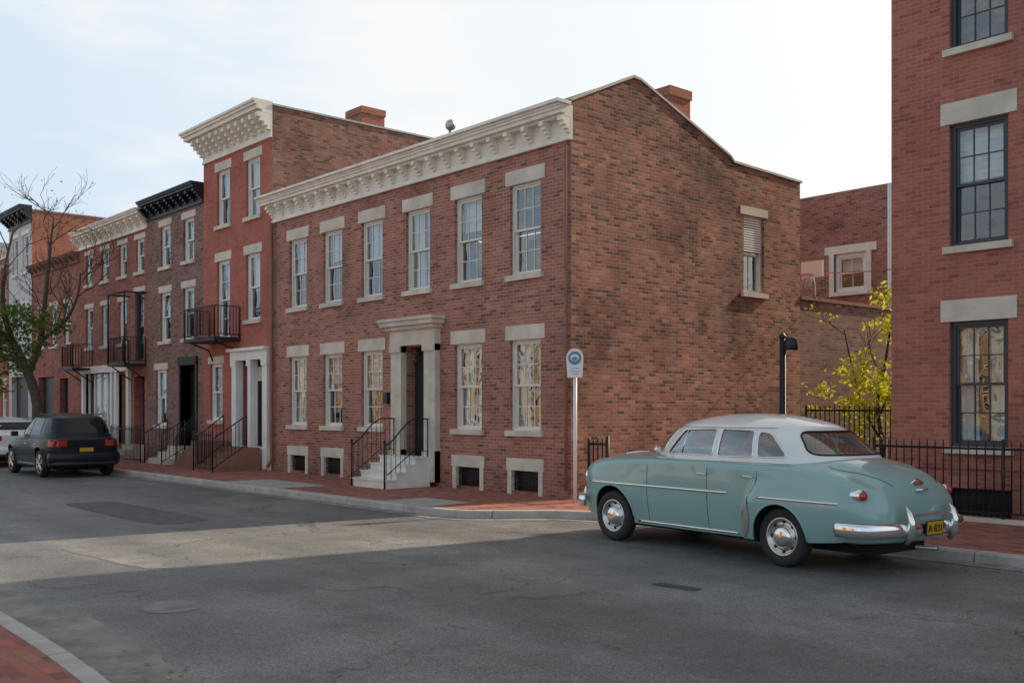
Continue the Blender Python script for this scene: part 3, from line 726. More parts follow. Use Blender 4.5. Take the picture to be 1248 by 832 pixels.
kpath = [(-110, 10.08), (-60, 10.08), (-30, 10.08), (-20, 10.08), (-14.2, 10.08)] + arc_pts([(-13.4, 10.1), (-12.9, 10.25), (-12.4, 10.75), (-11.9, 11.35), (-11.3, 11.65)], 5) + [(-10.6, 11.72), (-5, 11.72), (0, 11.72), (60, 11.72)]
def offset(path, d):
    out = []
    for i, p in enumerate(path):
        a = path[max(0, i - 1)]; b = path[min(len(path) - 1, i + 1)]
        t = Vector((b[0] - a[0], b[1] - a[1])).normalized(); out.append((p[0] - t.y * d, p[1] + t.x * d))
    return out
def kerb(name, path, w=.16):
    inner = offset(path, w); m = MB(); bev = .02
    rows = []
    for p, q in zip(path, inner):
        dx, dy = (q[0] - p[0]) / w, (q[1] - p[1]) / w
        rows.append([(p[0], p[1], -.14), (p[0] + dx * .004, p[1] + dy * .004, .0 - bev), (p[0] + dx * bev, p[1] + dy * bev, .004), (q[0], q[1], .006), (q[0], q[1], -.14)])
    m.grid(rows, 'kerb', smooth=False); return m.obj(name), inner
_, inner = kerb('kerb', kpath)
sheet('sidewalk', [(x, y - .01) for x, y in inner] + [(60, 16.3), (-110, 16.3)], 0.0, 'paving')
sheet('yard', [(-13.4, 16.3), (60, 16.3), (60, 60), (-13.4, 60)], -.002, 'soil')
g0 = offset(kpath, -.30); g1 = offset(kpath, -.002)
m = MB(); m.grid([[(*a, -.114), (*b, -.114)] for a, b in zip(g0, g1)], 'gutter', smooth=False); m.obj('gutter')
sheet('driveway_apron', [(-21.6, 10.26), (-19.0, 10.26), (-19.0, 11.35), (-21.6, 11.35)], .005, 'concrete')
sheet('kerb_ramp', [(-15.3, 10.26), (-13.9, 10.26), (-13.9, 11.2), (-15.3, 11.2)], .005, 'concrete')
npath = [(-3.9, -8.9), (-3.9, -3.5)] + arc_pts([(-3.92, -1.0), (-4.1, .5), (-4.7, 1.6), (-5.8, 2.15), (-7.0, 2.30), (-9.2, 2.36)], 6) + [(-10.5, 2.36), (-12, 2.36), (-13.5, 2.36), (-15, 2.36), (-30, 2.36), (-110, 2.36)]
_, ninner = kerb('near_kerb', npath, .16)
sheet('near_sidewalk', [(x, y) for x, y in ninner] + [(-110, -9.4), (-4.1, -9.4)], 0.0, 'paving')
g0 = offset(npath, -.60); g1 = offset(npath, -.002)
m = MB(); m.grid([[(a[0] + R.uniform(-.05, .05), a[1] + R.uniform(-.08, .05), -.115), (*b, -.115)] for a, b in zip(g0, g1)], 'gutter', smooth=False); m.obj('near_gutter')
def blob(name, cx, cy, rx, ry, z, mat, n=26, ang=0, rag=.12, pw=.5):
    pts = []
    for k in range(n):
        a = 2 * math.pi * k / n; ca, sa = math.cos(a), math.sin(a)
        x = rx * math.copysign(abs(ca) ** pw, ca); y = ry * math.copysign(abs(sa) ** pw, sa)
        q = 1 + R.uniform(-rag, rag); x *= q; y *= q
        pts.append((cx + x * math.cos(ang) - y * math.sin(ang), cy + x * math.sin(ang) + y * math.cos(ang)))
    return sheet(name, pts, z, mat)
blob('road_patch', -8.9, 3.7, .30, .26, -.1165, 'patchlight', rag=.03, pw=.9)
blob('road_patch', -12.2, 4.4, 1.1, .14, -.1165, 'patchlight', ang=.1, rag=.18)
blob('road_patch', -17.5, 6.6, 2.2, .5, -.1165, 'patch', rag=.04, pw=.25)
blob('manhole_cover', -6.6, 7.9, .26, .09, -.1163, 'black', rag=.01, pw=.2, ang=.05)
m = MB()
for k in range(90):
    if k < 28: x, y, z = R.gauss(-6.3, .5), R.gauss(2.62, .16), -.108
    elif k < 60: x, y, z = R.uniform(-14, -2), R.uniform(9.2, 10.0), -.112
    else: x, y, z = R.uniform(-22, -8), R.uniform(10.4, 12.6), .006
    if z < 0 and x > -13 and y > 9: y += 1.5
    s = R.uniform(.018, .035); a = R.uniform(0, 6)
    m.face([(x + s * math.cos(a + q) * (1 if i % 2 else .6), y + s * math.sin(a + q) * (1 if i % 2 else .6), z + R.uniform(0, .012)) for i, q in enumerate((0, 1.57, 3.14, 4.7))], R.choice(['leaf_y', 'brown', 'brown']))
m.obj('fallen_leaves', recalc=False)

# ================================================================== FENCES
e = empty('iron_fence', (-3, 14.9, 0)); m = MB()
m.box(-8.5, 6, 14.85, 15.0, -.05, .06, 'stone'); railing(m, (-8.45, 14.92, .06), (6, 14.92, .06), 1.0, .125, .011, finial=True)
for k in range(8): m.tube([(-8.45 + k * 2, 14.92, 0), (-8.45 + k * 2, 14.92, 1.2)], .025, 'iron', 6)
m.obj('fence_panels', e)
e = empty('iron_fence', (-12.9, 13.4, 0)); m = MB()
railing(m, (-13.2, 13.35, 0), (-12.75, 13.35, 0), 1.0, .1, .013, finial=True); m.tube([(-12.73, 13.35, 0), (-12.73, 13.35, 1.15)], .03, 'iron', 8)
m.obj('fence_panels', e)
e = empty('iron_fence', (-10.2, 18.5, 0)); m = MB()
railing(m, (-12.0, 18.5, 0), (-8.6, 18.5, 0), 1.6, .11, .012, finial=True); m.obj('fence_panels', e)

# ================================================================== SIGN
e = empty('street_sign', (-12.8, 12.6, 0)); m = MB()
m.tube([(-12.8, 12.6, 0), (-12.8, 12.6, 2.25)], .035, 'signwhite', 12)
m.tube([(-12.8, 12.6, 2.2), (-12.8, 12.6, 2.65)], .02, 'steel', 10)
m.obj('post', e)
nrm = Vector((.62, -.785, 0)).normalized(); lat = Vector((-nrm.y, nrm.x, 0)) * 1.0
def SP(u, z, d): q = Vector((-12.8, 12.6, 0)) + lat * u + nrm * d; return (q.x, q.y, z)
m = MB()
out = [(-.13, 2.18), (.13, 2.18)] + [(.15 * math.cos(a), 2.52 + .17 * math.sin(a)) for a in [math.pi * k / 16 for k in range(17)]]
m.face([SP(u, z, .045) for u, z in out], 'signwhite'); m.face([SP(u, z, .032) for u, z in out], 'signwhite')
for i in range(len(out)):
    a, b = out[i], out[(i + 1) % len(out)]; m.face([SP(*a, .032), SP(*b, .032), SP(*b, .045), SP(*a, .045)], 'signwhite')
m.face([SP(.115 * math.cos(a), 2.52 + .115 * math.sin(a), .048) for a in [2 * math.pi * k / 28 for k in range(28)]], 'blue')
m.face([SP(.075 * math.cos(a), 2.53 + .06 * math.sin(a), .050) for a in [2 * math.pi * k / 28 for k in range(28)]], 'signwhite')
m.face([SP(.05 * math.cos(a), 2.51 + .03 * math.sin(a), .052) for a in [2 * math.pi * k / 28 for k in range(28)]], 'blue')
for z, wd in ((2.33, .07), (2.28, .09), (2.235, .06)): m.face([SP(-wd, z, .048), SP(wd, z, .048), SP(wd, z + .016, .048), SP(-wd, z + .016, .048)], 'steel')
m.obj('sign_plate', e)

e = empty('street_lamp', (-9.85, 14.5, 0)); m = MB()
m.tube([(-9.85, 14.5, 0), (-9.85, 14.5, .4), (-9.85, 14.5, .42), (-9.85, 14.5, 2.84)], [.09, .09, .055, .05], 'iron', 12)
m.lathe((-9.85, 14.5, 2.8), (0, 0, 1), [(0, .05), (.02, .07), (.05, .05), (.09, .02), (.1, 0)], 'iron', 12)
m.tube([(-9.85, 14.5, 2.72), (-9.78, 14.53, 2.80), (-9.72, 14.55, 2.80)], .018, 'iron', 8)
m.lathe((-9.72, 14.55, 2.82), (0, 0, -1), [(0, .02), (.02, .07), (.06, .10), (.2, .115), (.22, .10)], 'iron', 16)
m.lathe((-9.72, 14.55, 2.61), (0, 0, -1), [(0, .09), (.04, .07), (.06, 0)], 'lamp_glass', 16)
m.obj('post_and_lamp', e)

e = empty('basketball_hoop', (-14.15, 22.0, 0)); m = MB()
m.tube([(-14.25, 22.3, 0), (-14.25, 22.3, 4.7), (-14.15, 22.0, 5.0)], .045, 'steel', 8)
m.box(-14.35, -13.75, 21.9, 21.94, 4.82, 5.22, 'signwhite')
m.lathe((-14.08, 21.66, 4.85), (0, 0, 1), [(0, .19), (.012, .20), (.024, .19), (0, .185)], 'redpaint', 20)
for k in range(10):
    a = k * .628; m.tube([(-14.08 + .19 * math.cos(a), 21.66 + .19 * math.sin(a), 4.84), (-14.08 + .11 * math.cos(a + .3), 21.66 + .11 * math.sin(a + .3), 4.52)], .006, 'signwhite', 4)
m.obj('post_and_board', e)
e = empty('utility_cable', (-11, 21, 4.7)); m = MB()
m.tube([(-14.2, 22.2, 4.95), (-12.5, 21.9, 4.82), (-10.4, 21.6, 4.74), (-8.55, 21.4, 4.72)], .012, 'redpaint', 6); m.obj('cable', e)

# ================================================================== TREES
def limb(m, pts, r0, r1, mat='bark'):
    pts = arc_pts([tuple(p) for p in pts], 5); n = len(pts)
    m.tube(pts, [r0 + (r1 - r0) * i / (n - 1) for i in range(n)], mat, 7); return pts
def twigs(m, p, d, L, r, depth, tips, spread=.55, droop=0.0):
    p = Vector(p); d = Vector(d).normalized(); pts = [p.copy()]
    q = p.copy(); dd = d.copy()
    for k in range(4):
        dd = (dd + Vector((R.uniform(-1, 1), R.uniform(-1, 1), R.uniform(-.6, 1) - droop)) * .22).normalized()
        q = q + dd * L / 4; pts.append(q.copy())
    m.tube(pts, [max(.005, r * (1 - .13 * i)) for i in range(5)], 'bark', 4, caps=False)
    tips.append(pts[-1])
    if depth > 0:
        for k in range(R.choice([2, 3, 3])):
            i = R.randint(1, 4)
            nd = (dd + Vector((R.uniform(-1, 1), R.uniform(-1, 1), R.uniform(-.7, .9))) * spread * 1.4).normalized()
            twigs(m, pts[i], nd, L * R.uniform(.6, .8), r * .62, depth - 1, tips, spread, droop)
def leaves(m, pts, n, rad, size, mat):
    for p in pts:
        for k in range(n):
            v = Vector((R.gauss(0, 1), R.gauss(0, 1), R.gauss(0, .8))) * rad * .55
            c = Vector(p) + v; s = size * R.uniform(.6, 1.3)
            a = Vector((R.uniform(-1, 1), R.uniform(-1, 1), R.uniform(-.6, .6))).normalized(); b = a.orthogonal().normalized()
            b = (b + a.cross(b) * R.uniform(-1, 1)).normalized()
            m.face([c - a * s, c + b * s * .45, c + a * s, c - b * s * .45], mat)

RV = Vector((.6565, .7543, 0)); FV = Vector((-.7543, .6565, 0))
def TB(base): return lambda w, z, d=0.0: Vector((base[0], base[1], 0)) + RV * w + FV * d + Vector((0, 0, z))
e = empty('street_tree', (-36.3, 10.6, 0)); T = TB((-36.3, 10.6)); m = MB(); tips = []
limb(m, [T(0.05, -.1), T(0, 1.2), T(-.15, 2.2), T(-.5, 3.1), T(-1.0, 3.9, .2)], .20, .13)
l1 = limb(m, [T(-.35, 2.8), T(-.1, 3.9, .3), T(.1, 5.2, .2), T(.35, 6.8), T(.5, 8.0)], .12, .03)
l2 = limb(m, [T(-1.0, 3.9, .2), T(-1.2, 5.0), T(-1.0, 6.2, -.3), T(-.7, 7.6, -.3)], .11, .03)
l3 = limb(m, [T(-1.0, 3.9, .2), T(-1.7, 4.5, -.2), T(-2.5, 5.4), T(-3.1, 6.6)], .10, .03)
l4 = limb(m, [T(-.1, 3.9, .3), T(.6, 4.6, .6), T(1.1, 5.4, .4), T(1.3, 6.2, .2)], .07, .025)
l5 = limb(m, [T(-.5, 3.1), T(-1.2, 3.4, -.5), T(-2.0, 3.7, -.8), T(-2.8, 4.2, -.8)], .07, .02)
for l in (l1, l2, l3, l4, l5):
    for k in range(4, len(l), 2):
        p = Vector(l[k]); q = Vector(l[max(0, k - 2)])
        twigs(m, p, (p - q).normalized() + Vector((R.uniform(-1, 1), R.uniform(-1, 1), .1)), R.uniform(.9, 1.4), .024, 3, tips)
m.obj('trunk_and_limbs', e)
m = MB()
low = [t for t in tips if t.z < 5.2]
leaves(m, low[::2], 8, .38, .075, 'leaf_g')
for (cw, cz, rw, rz, n_) in ((-1.4, 4.2, .5, .35, 40), (-.9, 3.4, .45, .3, 26), (-.4, 4.6, .35, .25, 20), (-2.0, 3.5, .5, .5, 36), (-1.5, 2.7, .35, .25, 14), (.35, 4.4, .3, .2, 12)):
    leaves(m, [T(R.gauss(cw, rw), R.gauss(cz, rz), R.uniform(-1, .7)) for k in range(n_)], 24, .32, .085, 'leaf_g')
hi_ = [t for t in tips if t.z >= 5.2]
leaves(m, hi_[::7], 3, .25, .05, 'leaf_g')
m.obj('foliage', e, recalc=False)

e = empty('yellow_leaved_tree', (-11.2, 20.0, 0)); T = TB((-11.2, 20.0)); m = MB(); tips = []
limb(m, [T(0, -.05), T(.05, .9), T(-.05, 1.7), T(.1, 2.5), T(.25, 3.5)], .06, .02)
limb(m, [T(0, 1.0), T(-.35, 1.7), T(-.6, 2.6), T(-.75, 3.3)], .035, .012)
limb(m, [T(0, 1.5), T(.3, 2.3), T(.35, 3.2), T(.3, 4.0)], .03, .01)
for p in ((.25, 3.5), (-.75, 3.2), (.3, 3.9), (-.5, 2.3), (.1, 2.4)):
    twigs(m, T(*p), (R.uniform(-1, 1), R.uniform(-1, 1), .6), .6, .012, 2, tips)
m.obj('trunk_and_limbs', e)
m = MB()
leaves(m, tips[::4], 5, .18, .05, 'leaf_y')
for (w_, z_, r_, n_) in ((.25, 4.0, .2, 12), (.15, 3.5, .22, 14), (.35, 3.2, .2, 11), (-.35, 2.7, .18, 8), (-.6, 2.45, .2, 8), (.1, 2.15, .35, 26), (-.2, 1.95, .42, 40), (.3, 1.75, .4, 26), (-.5, 1.65, .35, 20), (0, 1.3, .5, 24)):
    leaves(m, [T(w_ + R.gauss(0, r_), z_ + R.gauss(0, r_ * .6), R.gauss(0, .3)) for k in range(n_)], 14, .16, .062, 'leaf_y')
m.obj('foliage', e, recalc=False)

# ================================================================== CARS
def hermite(pts):
    xs_ = [p[0] for p in pts]; ys_ = [p[1] for p in pts]; n = len(pts)
    dl = [(ys_[i + 1] - ys_[i]) / (xs_[i + 1] - xs_[i]) for i in range(n - 1)]
    ms = [dl[0]] + [0 if dl[i - 1] * dl[i] <= 0 else 2 * dl[i - 1] * dl[i] / (dl[i - 1] + dl[i]) for i in range(1, n - 1)] + [dl[-1]]
    def f(x):
        if x <= xs_[0]: return ys_[0]
        if x >= xs_[-1]: return ys_[-1]
        i = 0
        while x > xs_[i + 1]: i += 1
        hh = xs_[i + 1] - xs_[i]; t = (x - xs_[i]) / hh
        return (2 * t ** 3 - 3 * t * t + 1) * ys_[i] + (t ** 3 - 2 * t * t + t) * hh * ms[i] + (-2 * t ** 3 + 3 * t * t) * ys_[i + 1] + (t ** 3 - t * t) * hh * ms[i + 1]
    return f
def sstep(a, b, x):
    t = max(0, min(1, (x - a) / (b - a))); return t * t * (3 - 2 * t)

class Body:
    def __init__(s, W, H, Sh, ZB, NN, bulge=lambda a, z: 0, valley=lambda a, q: 0):
        s.W, s.H, s.S, s.Z, s.NN = map(hermite, (W, H, Sh, ZB, NN)); s.bulge = bulge; s.valley = valley
        s.a0, s.a1 = W[0][0], W[-1][0]
    def y(s, a, z):
        W, H, S, Z, n = s.W(a), s.H(a), s.S(a), s.Z(a), s.NN(a)
        if z <= S:
            t = max(0, (z - Z) / (S - Z)); return W * (1 - .09 * (1 - t) ** 2.5 - .02 * t ** 3) + s.bulge(a, z)
        q = min(1, (z - S) / max(1e-4, H - S)); return W * .98 * (1 - q ** n) ** (1 / n) + s.bulge(a, z)
    def ring(s, a, ns=16, nt=18):
        W, H, S, Z, n = s.W(a), s.H(a), s.S(a), s.Z(a), s.NN(a)
        pts = [(0, Z), (W * .45, Z), (W * .8, Z)]
        for i in range(ns):
            z = Z + (S - Z) * (i / ns) + .012 * (i == 0); pts.append((s.y(a, z), z))
        for i in range(nt + 1):
            ph = math.pi / 2 * i / nt
            yy = W * .98 * max(0, math.cos(ph)) ** (2 / n); zz = S + (H - S) * math.sin(ph) ** (2 / n)
            zz += s.valley(a, yy / max(W, .01)); pts.append((yy + s.bulge(a, zz) * min(1, yy / .3), zz) if i < nt else (0, H))
        full = [(a, y, z) for y, z in pts] + [(a, -y, z) for y, z in pts[-2:0:-1]]
        return full
    def mesh(s, m, mat, n=130):
        rows = []
        for i in range(n + 1):
            t = i / n; a = s.a0 + (s.a1 - s.a0) * (.5 - .5 * math.cos(math.pi * t)) * .5 + (s.a1 - s.a0) * t * .5
            rows.append(s.ring(a))
        m.grid(rows, mat, True, closed=True, caps=True)

class Cabin:
    def __init__(s, af, ar, w, z0, z1, zt, n=2.8, dome=2.6):
        s.af, s.ar, s.w = map(hermite, (af, ar, w)); s.z0, s.z1, s.zt, s.n, s.dm = z0, z1, zt, n, dome
    def par(s, z):
        z = min(z, s.z1); a, b = s.af(z), s.ar(z); return (a + b) / 2, (a - b) / 2, s.w(z)
    def y(s, a, z):
        c, l, w = s.par(z); q = min(1, abs((a - c) / l)); return w * (1 - q ** s.n) ** (1 / s.n)
    def a(s, y, z, sign):
        c, l, w = s.par(z); q = min(1, abs(y / w)); return c + sign * l * (1 - q ** s.n) ** (1 / s.n)
    def rings(s, nz=14, nd=16, K=96):
        rows = []
        def rg(c, l, w, z):
            r = []
            for k in range(K):
                t = 2 * math.pi * k / K; ct, st_ = math.cos(t), math.sin(t)
                r.append((c + l * math.copysign(abs(ct) ** (2 / s.n), ct), w * math.copysign(abs(st_) ** (2 / s.n), st_), z))
            return r
        for i in range(nz): z = s.z0 + (s.z1 - s.z0) * i / nz; rows.append(rg(*s.par(z), z))
        c, l, w = s.par(s.z1)
        for i in range(nd + 1):
            q = max(.02, math.cos(math.pi / 2 * i / nd) ** .8); z = s.z1 + (s.zt - s.z1) * (1 - q ** s.dm)
            rows.append(rg(c, l * q, w * q, z))
        return rows

def rrect(pts, r=.04, seg=5):
    out = []; n = len(pts)
    for i in range(n):
        p = Vector(pts[i]); a = (Vector(pts[i - 1]) - p); b = (Vector(pts[(i + 1) % n]) - p)
        rr = min(r, a.length * .45, b.length * .45); a.normalize(); b.normalize()
        s0 = p + a * rr; s1 = p + b * rr
        for k in range(seg + 1):
            t = k / seg; out.append(tuple(s0 * (1 - t) ** 2 + p * 2 * t * (1 - t) + s1 * t * t))
    return out
def densify(pts, step=.04):
    out = []
    for i in range(len(pts)):
        a = Vector(pts[i]); b = Vector(pts[(i + 1) % len(pts)]); n = max(1, int((b - a).length / step))
        for k in range(n): out.append(tuple(a.lerp(b, k / n)))
    return out
def surf_panel(m, outline, mp, mat, fine=.05):
    bm = bmesh.new()
    vs = [bm.verts.new((p[0], p[1], 0)) for p in outline]; bm.faces.new(vs)
    us = [p[0] for p in outline]; zs = [p[1] for p in outline]
    for ax, lo, hi in ((0, min(us), max(us)), (1, min(zs), max(zs))):
        n = int((hi - lo) / fine)
        for k in range(1, n + 1):
            co = [0, 0, 0]; co[ax] = lo + (hi - lo) * k / (n + 1); no = [0, 0, 0]; no[ax] = 1
            bmesh.ops.bisect_plane(bm, geom=bm.verts[:] + bm.edges[:] + bm.faces[:], plane_co=co, plane_no=no)
    bm.verts.ensure_lookup_table(); bm.verts.index_update()
    m.add([mp(v.co.x, v.co.y) for v in bm.verts], [[v.index for v in f.verts] for f in bm.faces], mat, True); bm.free()

def cut(obj, cutters):
    for c in cutters:
        c.parent = obj.parent
        md = obj.modifiers.new('b', 'BOOLEAN'); md.operation = 'DIFFERENCE'; md.solver = 'EXACT'; md.object = c
        try: md.material_mode = 'TRANSFER'
        except Exception: pass
    C.view_layer.update()
    dg = C.evaluated_depsgraph_get(); me = bpy.data.meshes.new_from_object(obj.evaluated_get(dg))
    obj.modifiers.clear(); obj.data = me
    for c in cutters: bpy.data.objects.remove(c, do_unlink=True)

def wheel(m, a, side, y, z, r, w, style='classic'):
    ax = (0, side, 0); o = (a, y * side, z)
    hw = w / 2
    m.lathe(o, ax, [(-hw, r * .62), (-hw, r * .82), (-hw * .92, r * .93), (-hw * .6, r * .99), (-hw * .2, r), (hw * .2, r), (hw * .6, r * .99), (hw * .92, r * .93), (hw, r * .82), (hw * .93, r * .70), (hw * .8, r * .64), (hw * .5, r * .62)], 'rubber', 40)
    if style == 'classic':
        m.lathe(o, ax, [(hw * .78, r * .655), (hw * .9, r * .64), (hw * .82, r * .58), (hw * .45, r * .54), (hw * .35, r * .47), (hw * .6, r * .40), (hw * .8, r * .34), (hw * .82, r * .33)], 'hub', 40)
        m.lathe(o, ax, [(hw * .8, r * .36), (hw * 1.0, r * .33), (hw * 1.15, r * .25), (hw * 1.22, r * .12), (hw * 1.24, 0)], 'chrome', 32)
        for k in range(8):
            t = k * math.pi / 4; c = Vector((a + r * .50 * math.cos(t), y * side + side * hw * .42, z + r * .50 * math.sin(t)))
            m.lathe(c, ax, [(0, .022), (.004, .02), (.006, 0)], 'wheelwell', 8)
    else:
        m.lathe(o, ax, [(hw * .75, r * .68), (hw * .85, r * .66), (hw * .4, r * .6), (hw * .35, 0)], 'wheelwell', 32)
        for k in range(5):
            t = k * 2 * math.pi / 5 + .3
            d = Vector((math.cos(t), 0, math.sin(t))); n_ = Vector((-math.sin(t), 0, math.cos(t)))
            c0 = Vector(o) + Vector((0, side * hw * .8, 0))
            for sg in (-.12, .12):
                m.tube([c0 + d * r * .05 + n_ * sg * r * .3, c0 + d * r * .66 + n_ * sg * r], [.022, .018], 'hub', 6)
        m.lathe(o, ax, [(hw * .8, r * .69), (hw * .92, r * .67), (hw * .8, r * .63)], 'hub', 32)
        m.lathe(o, ax, [(hw * .7, r * .14), (hw * .95, r * .12), (hw, 0)], 'hub', 16)

def cyl_cutter(a, z, r, y0, y1):
    m = MB(); m.lathe((a, y0, z), (0, 1, 0), [(0, r), (y1 - y0, r)], 'wheelwell', 48)
    n = len(m.v) // 2
    m.f.append(list(range(n))); m.m.append('wheelwell'); m.s.append(False)
    m.f.append(list(range(n, 2 * n))); m.m.append('wheelwell'); m.s.append(False)
    return m.obj('cutter')
def prism_cutter(outline, axis, lo, hi, mat):
    m = MB()
    mk = (lambda p, t: (p[0], t, p[1])) if axis == 'y' else (lambda p, t: (t, p[0], p[1]))
    n = len(outline); vs = [mk(p, lo) for p in outline] + [mk(p, hi) for p in outline]
    fs = [tuple(range(n)), tuple(range(n, 2 * n))] + [(i, (i + 1) % n, n + (i + 1) % n, n + i) for i in range(n)]
    m.add(vs, fs, mat); return m.obj('cutter')

# ------------------------------------------------------------- vintage sedan
car = bpy.data.objects.new('vintage_sedan_car', None); C.collection.objects.link(car)
car.location = (-7.97, 10.73, -.12); car.rotation_euler = (0, 0, math.radians(174.9))
def rear_bulge(a, z):
    edge = -.80 - .12 * (z - .3) - .35 * max(0, z - .62)
    f = sstep(edge, edge - .10, a) * (1 - .8 * sstep(-1.8, -2.5, a))
    zz = 1 - sstep(.72, .99 - .12 * sstep(-1.7, -2.4, a), z)
    return .09 * f * zz
def front_bulge(a, z):
    return .03 * sstep(.55, 1.2, a) * (1 - sstep(1.7, 2.1, a)) * math.exp(-((z - .72) / .22) ** 2)
def valley(a, q):
    v = -.035 * math.exp(-((q - .66) / .09) ** 2) * sstep(.9, 1.3, a) * (1 - sstep(2.1, 2.3, a))
    v += -.045 * math.exp(-((q - .72) / .10) ** 2) * sstep(-1.75, -2.0, a) * (1 - sstep(-2.35, -2.5, a))
    return v
body = Body(
    W=[(-2.60, .36), (-2.57, .58), (-2.50, .74), (-2.38, .82), (-2.1, .85), (-1.4, .845), (-.6, .865), (0, .875), (.8, .87), (1.5, .86), (1.8, .835), (2.0, .785), (2.16, .69), (2.28, .55), (2.36, .38), (2.40, .2)],
    H=[(-2.60, .78), (-2.57, .89), (-2.50, 1.0), (-2.36, 1.09), (-2.1, 1.175), (-1.8, 1.22), (-1.4, 1.225), (-.5, 1.2), (.6, 1.18), (1.2, 1.175), (1.7, 1.15), (2.0, 1.10), (2.2, 1.01), (2.32, .88), (2.40, .70)],
    Sh=[(-2.60, .60), (-2.4, .72), (-2.1, .82), (-1.6, .92), (-1, 1.0), (0, 1.06), (.8, 1.05), (1.4, .99), (1.9, .92), (2.2, .79), (2.40, .60)],
    ZB=[(-2.60, .50), (-2.4, .40), (-2.1, .33), (-1.0, .26), (1.0, .26), (1.9, .30), (2.2, .36), (2.4, .5)],
    NN=[(-2.60, 2.2), (-2.1, 2.5), (-1.5, 2.7), (0, 3.0), (1.0, 2.8), (2.0, 2.7), (2.4, 2.2)],
    bulge=lambda a, z: rear_bulge(a, z) + front_bulge(a, z), valley=valley)
m = MB(); body.mesh(m, 'teal'); bo = m.obj('body', car)
WZ = .335; FA, RA = 1.42, -1.40
cs = []
for sg in (1, -1):
    y0, y1 = (.52, 1.3) if sg > 0 else (-1.3, -.52)
    cs.append(cyl_cutter(FA, WZ + .03, .385, y0, y1)); cs.append(cyl_cutter(RA, WZ + .0, .372, y0, y1))
cs.append(prism_cutter([(-1.45, .55), (.45, .55), (.55, 1.5), (-1.55, 1.5)], 'y', -.64, .64, 'seat'))
cut(bo, cs)
cab = Cabin(af=[(1.08, 1.10), (1.3, .93), (1.56, .64)], ar=[(1.08, -2.02), (1.2, -1.92), (1.35, -1.74), (1.47, -1.55), (1.56, -1.36)], w=[(1.08, .79), (1.2, .775), (1.4, .72), (1.56, .64)], z0=1.08, z1=1.56, zt=1.705, n=2.8, dome=2.3)
m = MB(); m.grid(cab.rings(), 'carwhite', True, closed=True)
m.f.append([len(m.v) - 96 + k for k in range(96)]); m.m.append('carwhite'); m.s.append(True)
co = m.obj('roof', car)
bm = bmesh.new(); bm.from_mesh(co.data)
for _ in range(3): bmesh.ops.smooth_vert(bm, verts=[v for v in bm.verts if v.co.z > 1.45], factor=.5, use_axis_x=True, use_axis_y=True, use_axis_z=True)
bm.to_mesh(co.data); bm.free()
sd = co.modifiers.new('s', 'SOLIDIFY'); sd.thickness = .03; sd.offset = -1
C.view_layer.update()
me = bpy.data.meshes.new_from_object(co.evaluated_get(C.evaluated_depsgraph_get())); co.modifiers.clear(); co.data = me
w1 = rrect([(.56, 1.20), (.30, 1.50), (-.30, 1.52), (-.30, 1.20)], .05)
w2 = rrect([(-.38, 1.20), (-.38, 1.52), (-.86, 1.505), (-.92, 1.20)], .04)
w3 = rrect([(-.98, 1.20), (-.925, 1.50), (-1.10, 1.47), (-1.36, 1.22)], .06)
ws = rrect([(.03, 1.22), (.03, 1.51), (.48, 1.50), (.60, 1.22)], .05); ws2 = [(-p[0], p[1]) for p in ws]
rw = rrect([(-.60, 1.245), (-.48, 1.50), (.48, 1.50), (.60, 1.245)], .10)
cs = [prism_cutter(o_, 'y', -1.2, 1.2, 'carwhite') for o_ in (w1, w2, w3)] + [prism_cutter(o_, 'x', .12, 1.6, 'carwhite') for o_ in (ws, ws2)] + [prism_cutter(rw, 'x', -2.4, -1.15, 'carwhite')]
cut(co, cs)
for p in co.data.polygons: p.use_smooth = True
try:
    for o_ in (bo, co):
        o_.data.set_sharp_from_angle(angle=math.radians(35))
except Exception: pass
gl = MB(); tr = MB()
for sg in (1, -1):
    for o_ in (w1, w2, w3):
        surf_panel(gl, o_, lambda a, z: (a, sg * (cab.y(a, z) - .012), z), 'carglass', .12)
        tr.tube([(a, sg * (cab.y(a, z) + .001), z) for a, z in densify(o_)], .0085, 'chrome', 6, closed=True)
    tr.tube([(.26, sg * (cab.y(.26, 1.2) + .0), 1.2), (.23, sg * (cab.y(.23, 1.50)), 1.50)], .008, 'chrome', 6)
    tr.tube([(a, sg * (cab.y(a, 1.545) + .012), 1.545 - .18 * sstep(-1.0, -1.7, a) * .3) for a in [.45 - k * .06 for k in range(27)]], .008, 'chrome', 6)
for o_ in (ws, ws2):
    surf_panel(gl, o_, lambda y, z: (cab.a(y, z, 1) - .012, y, z), 'carglass', .08)
    tr.tube([(cab.a(y, z, 1) + .002, y, z) for y, z in densify(o_)], .010, 'chrome', 6, closed=True)
surf_panel(gl, rw, lambda y, z: (cab.a(y, z, -1) + .012, y, z), 'carglass', .06)
tr.tube([(cab.a(y, z, -1) - .002, y, z) for y, z in densify(rw)], .012, 'rubber', 6, closed=True)
gl.obj('window_glass', car)
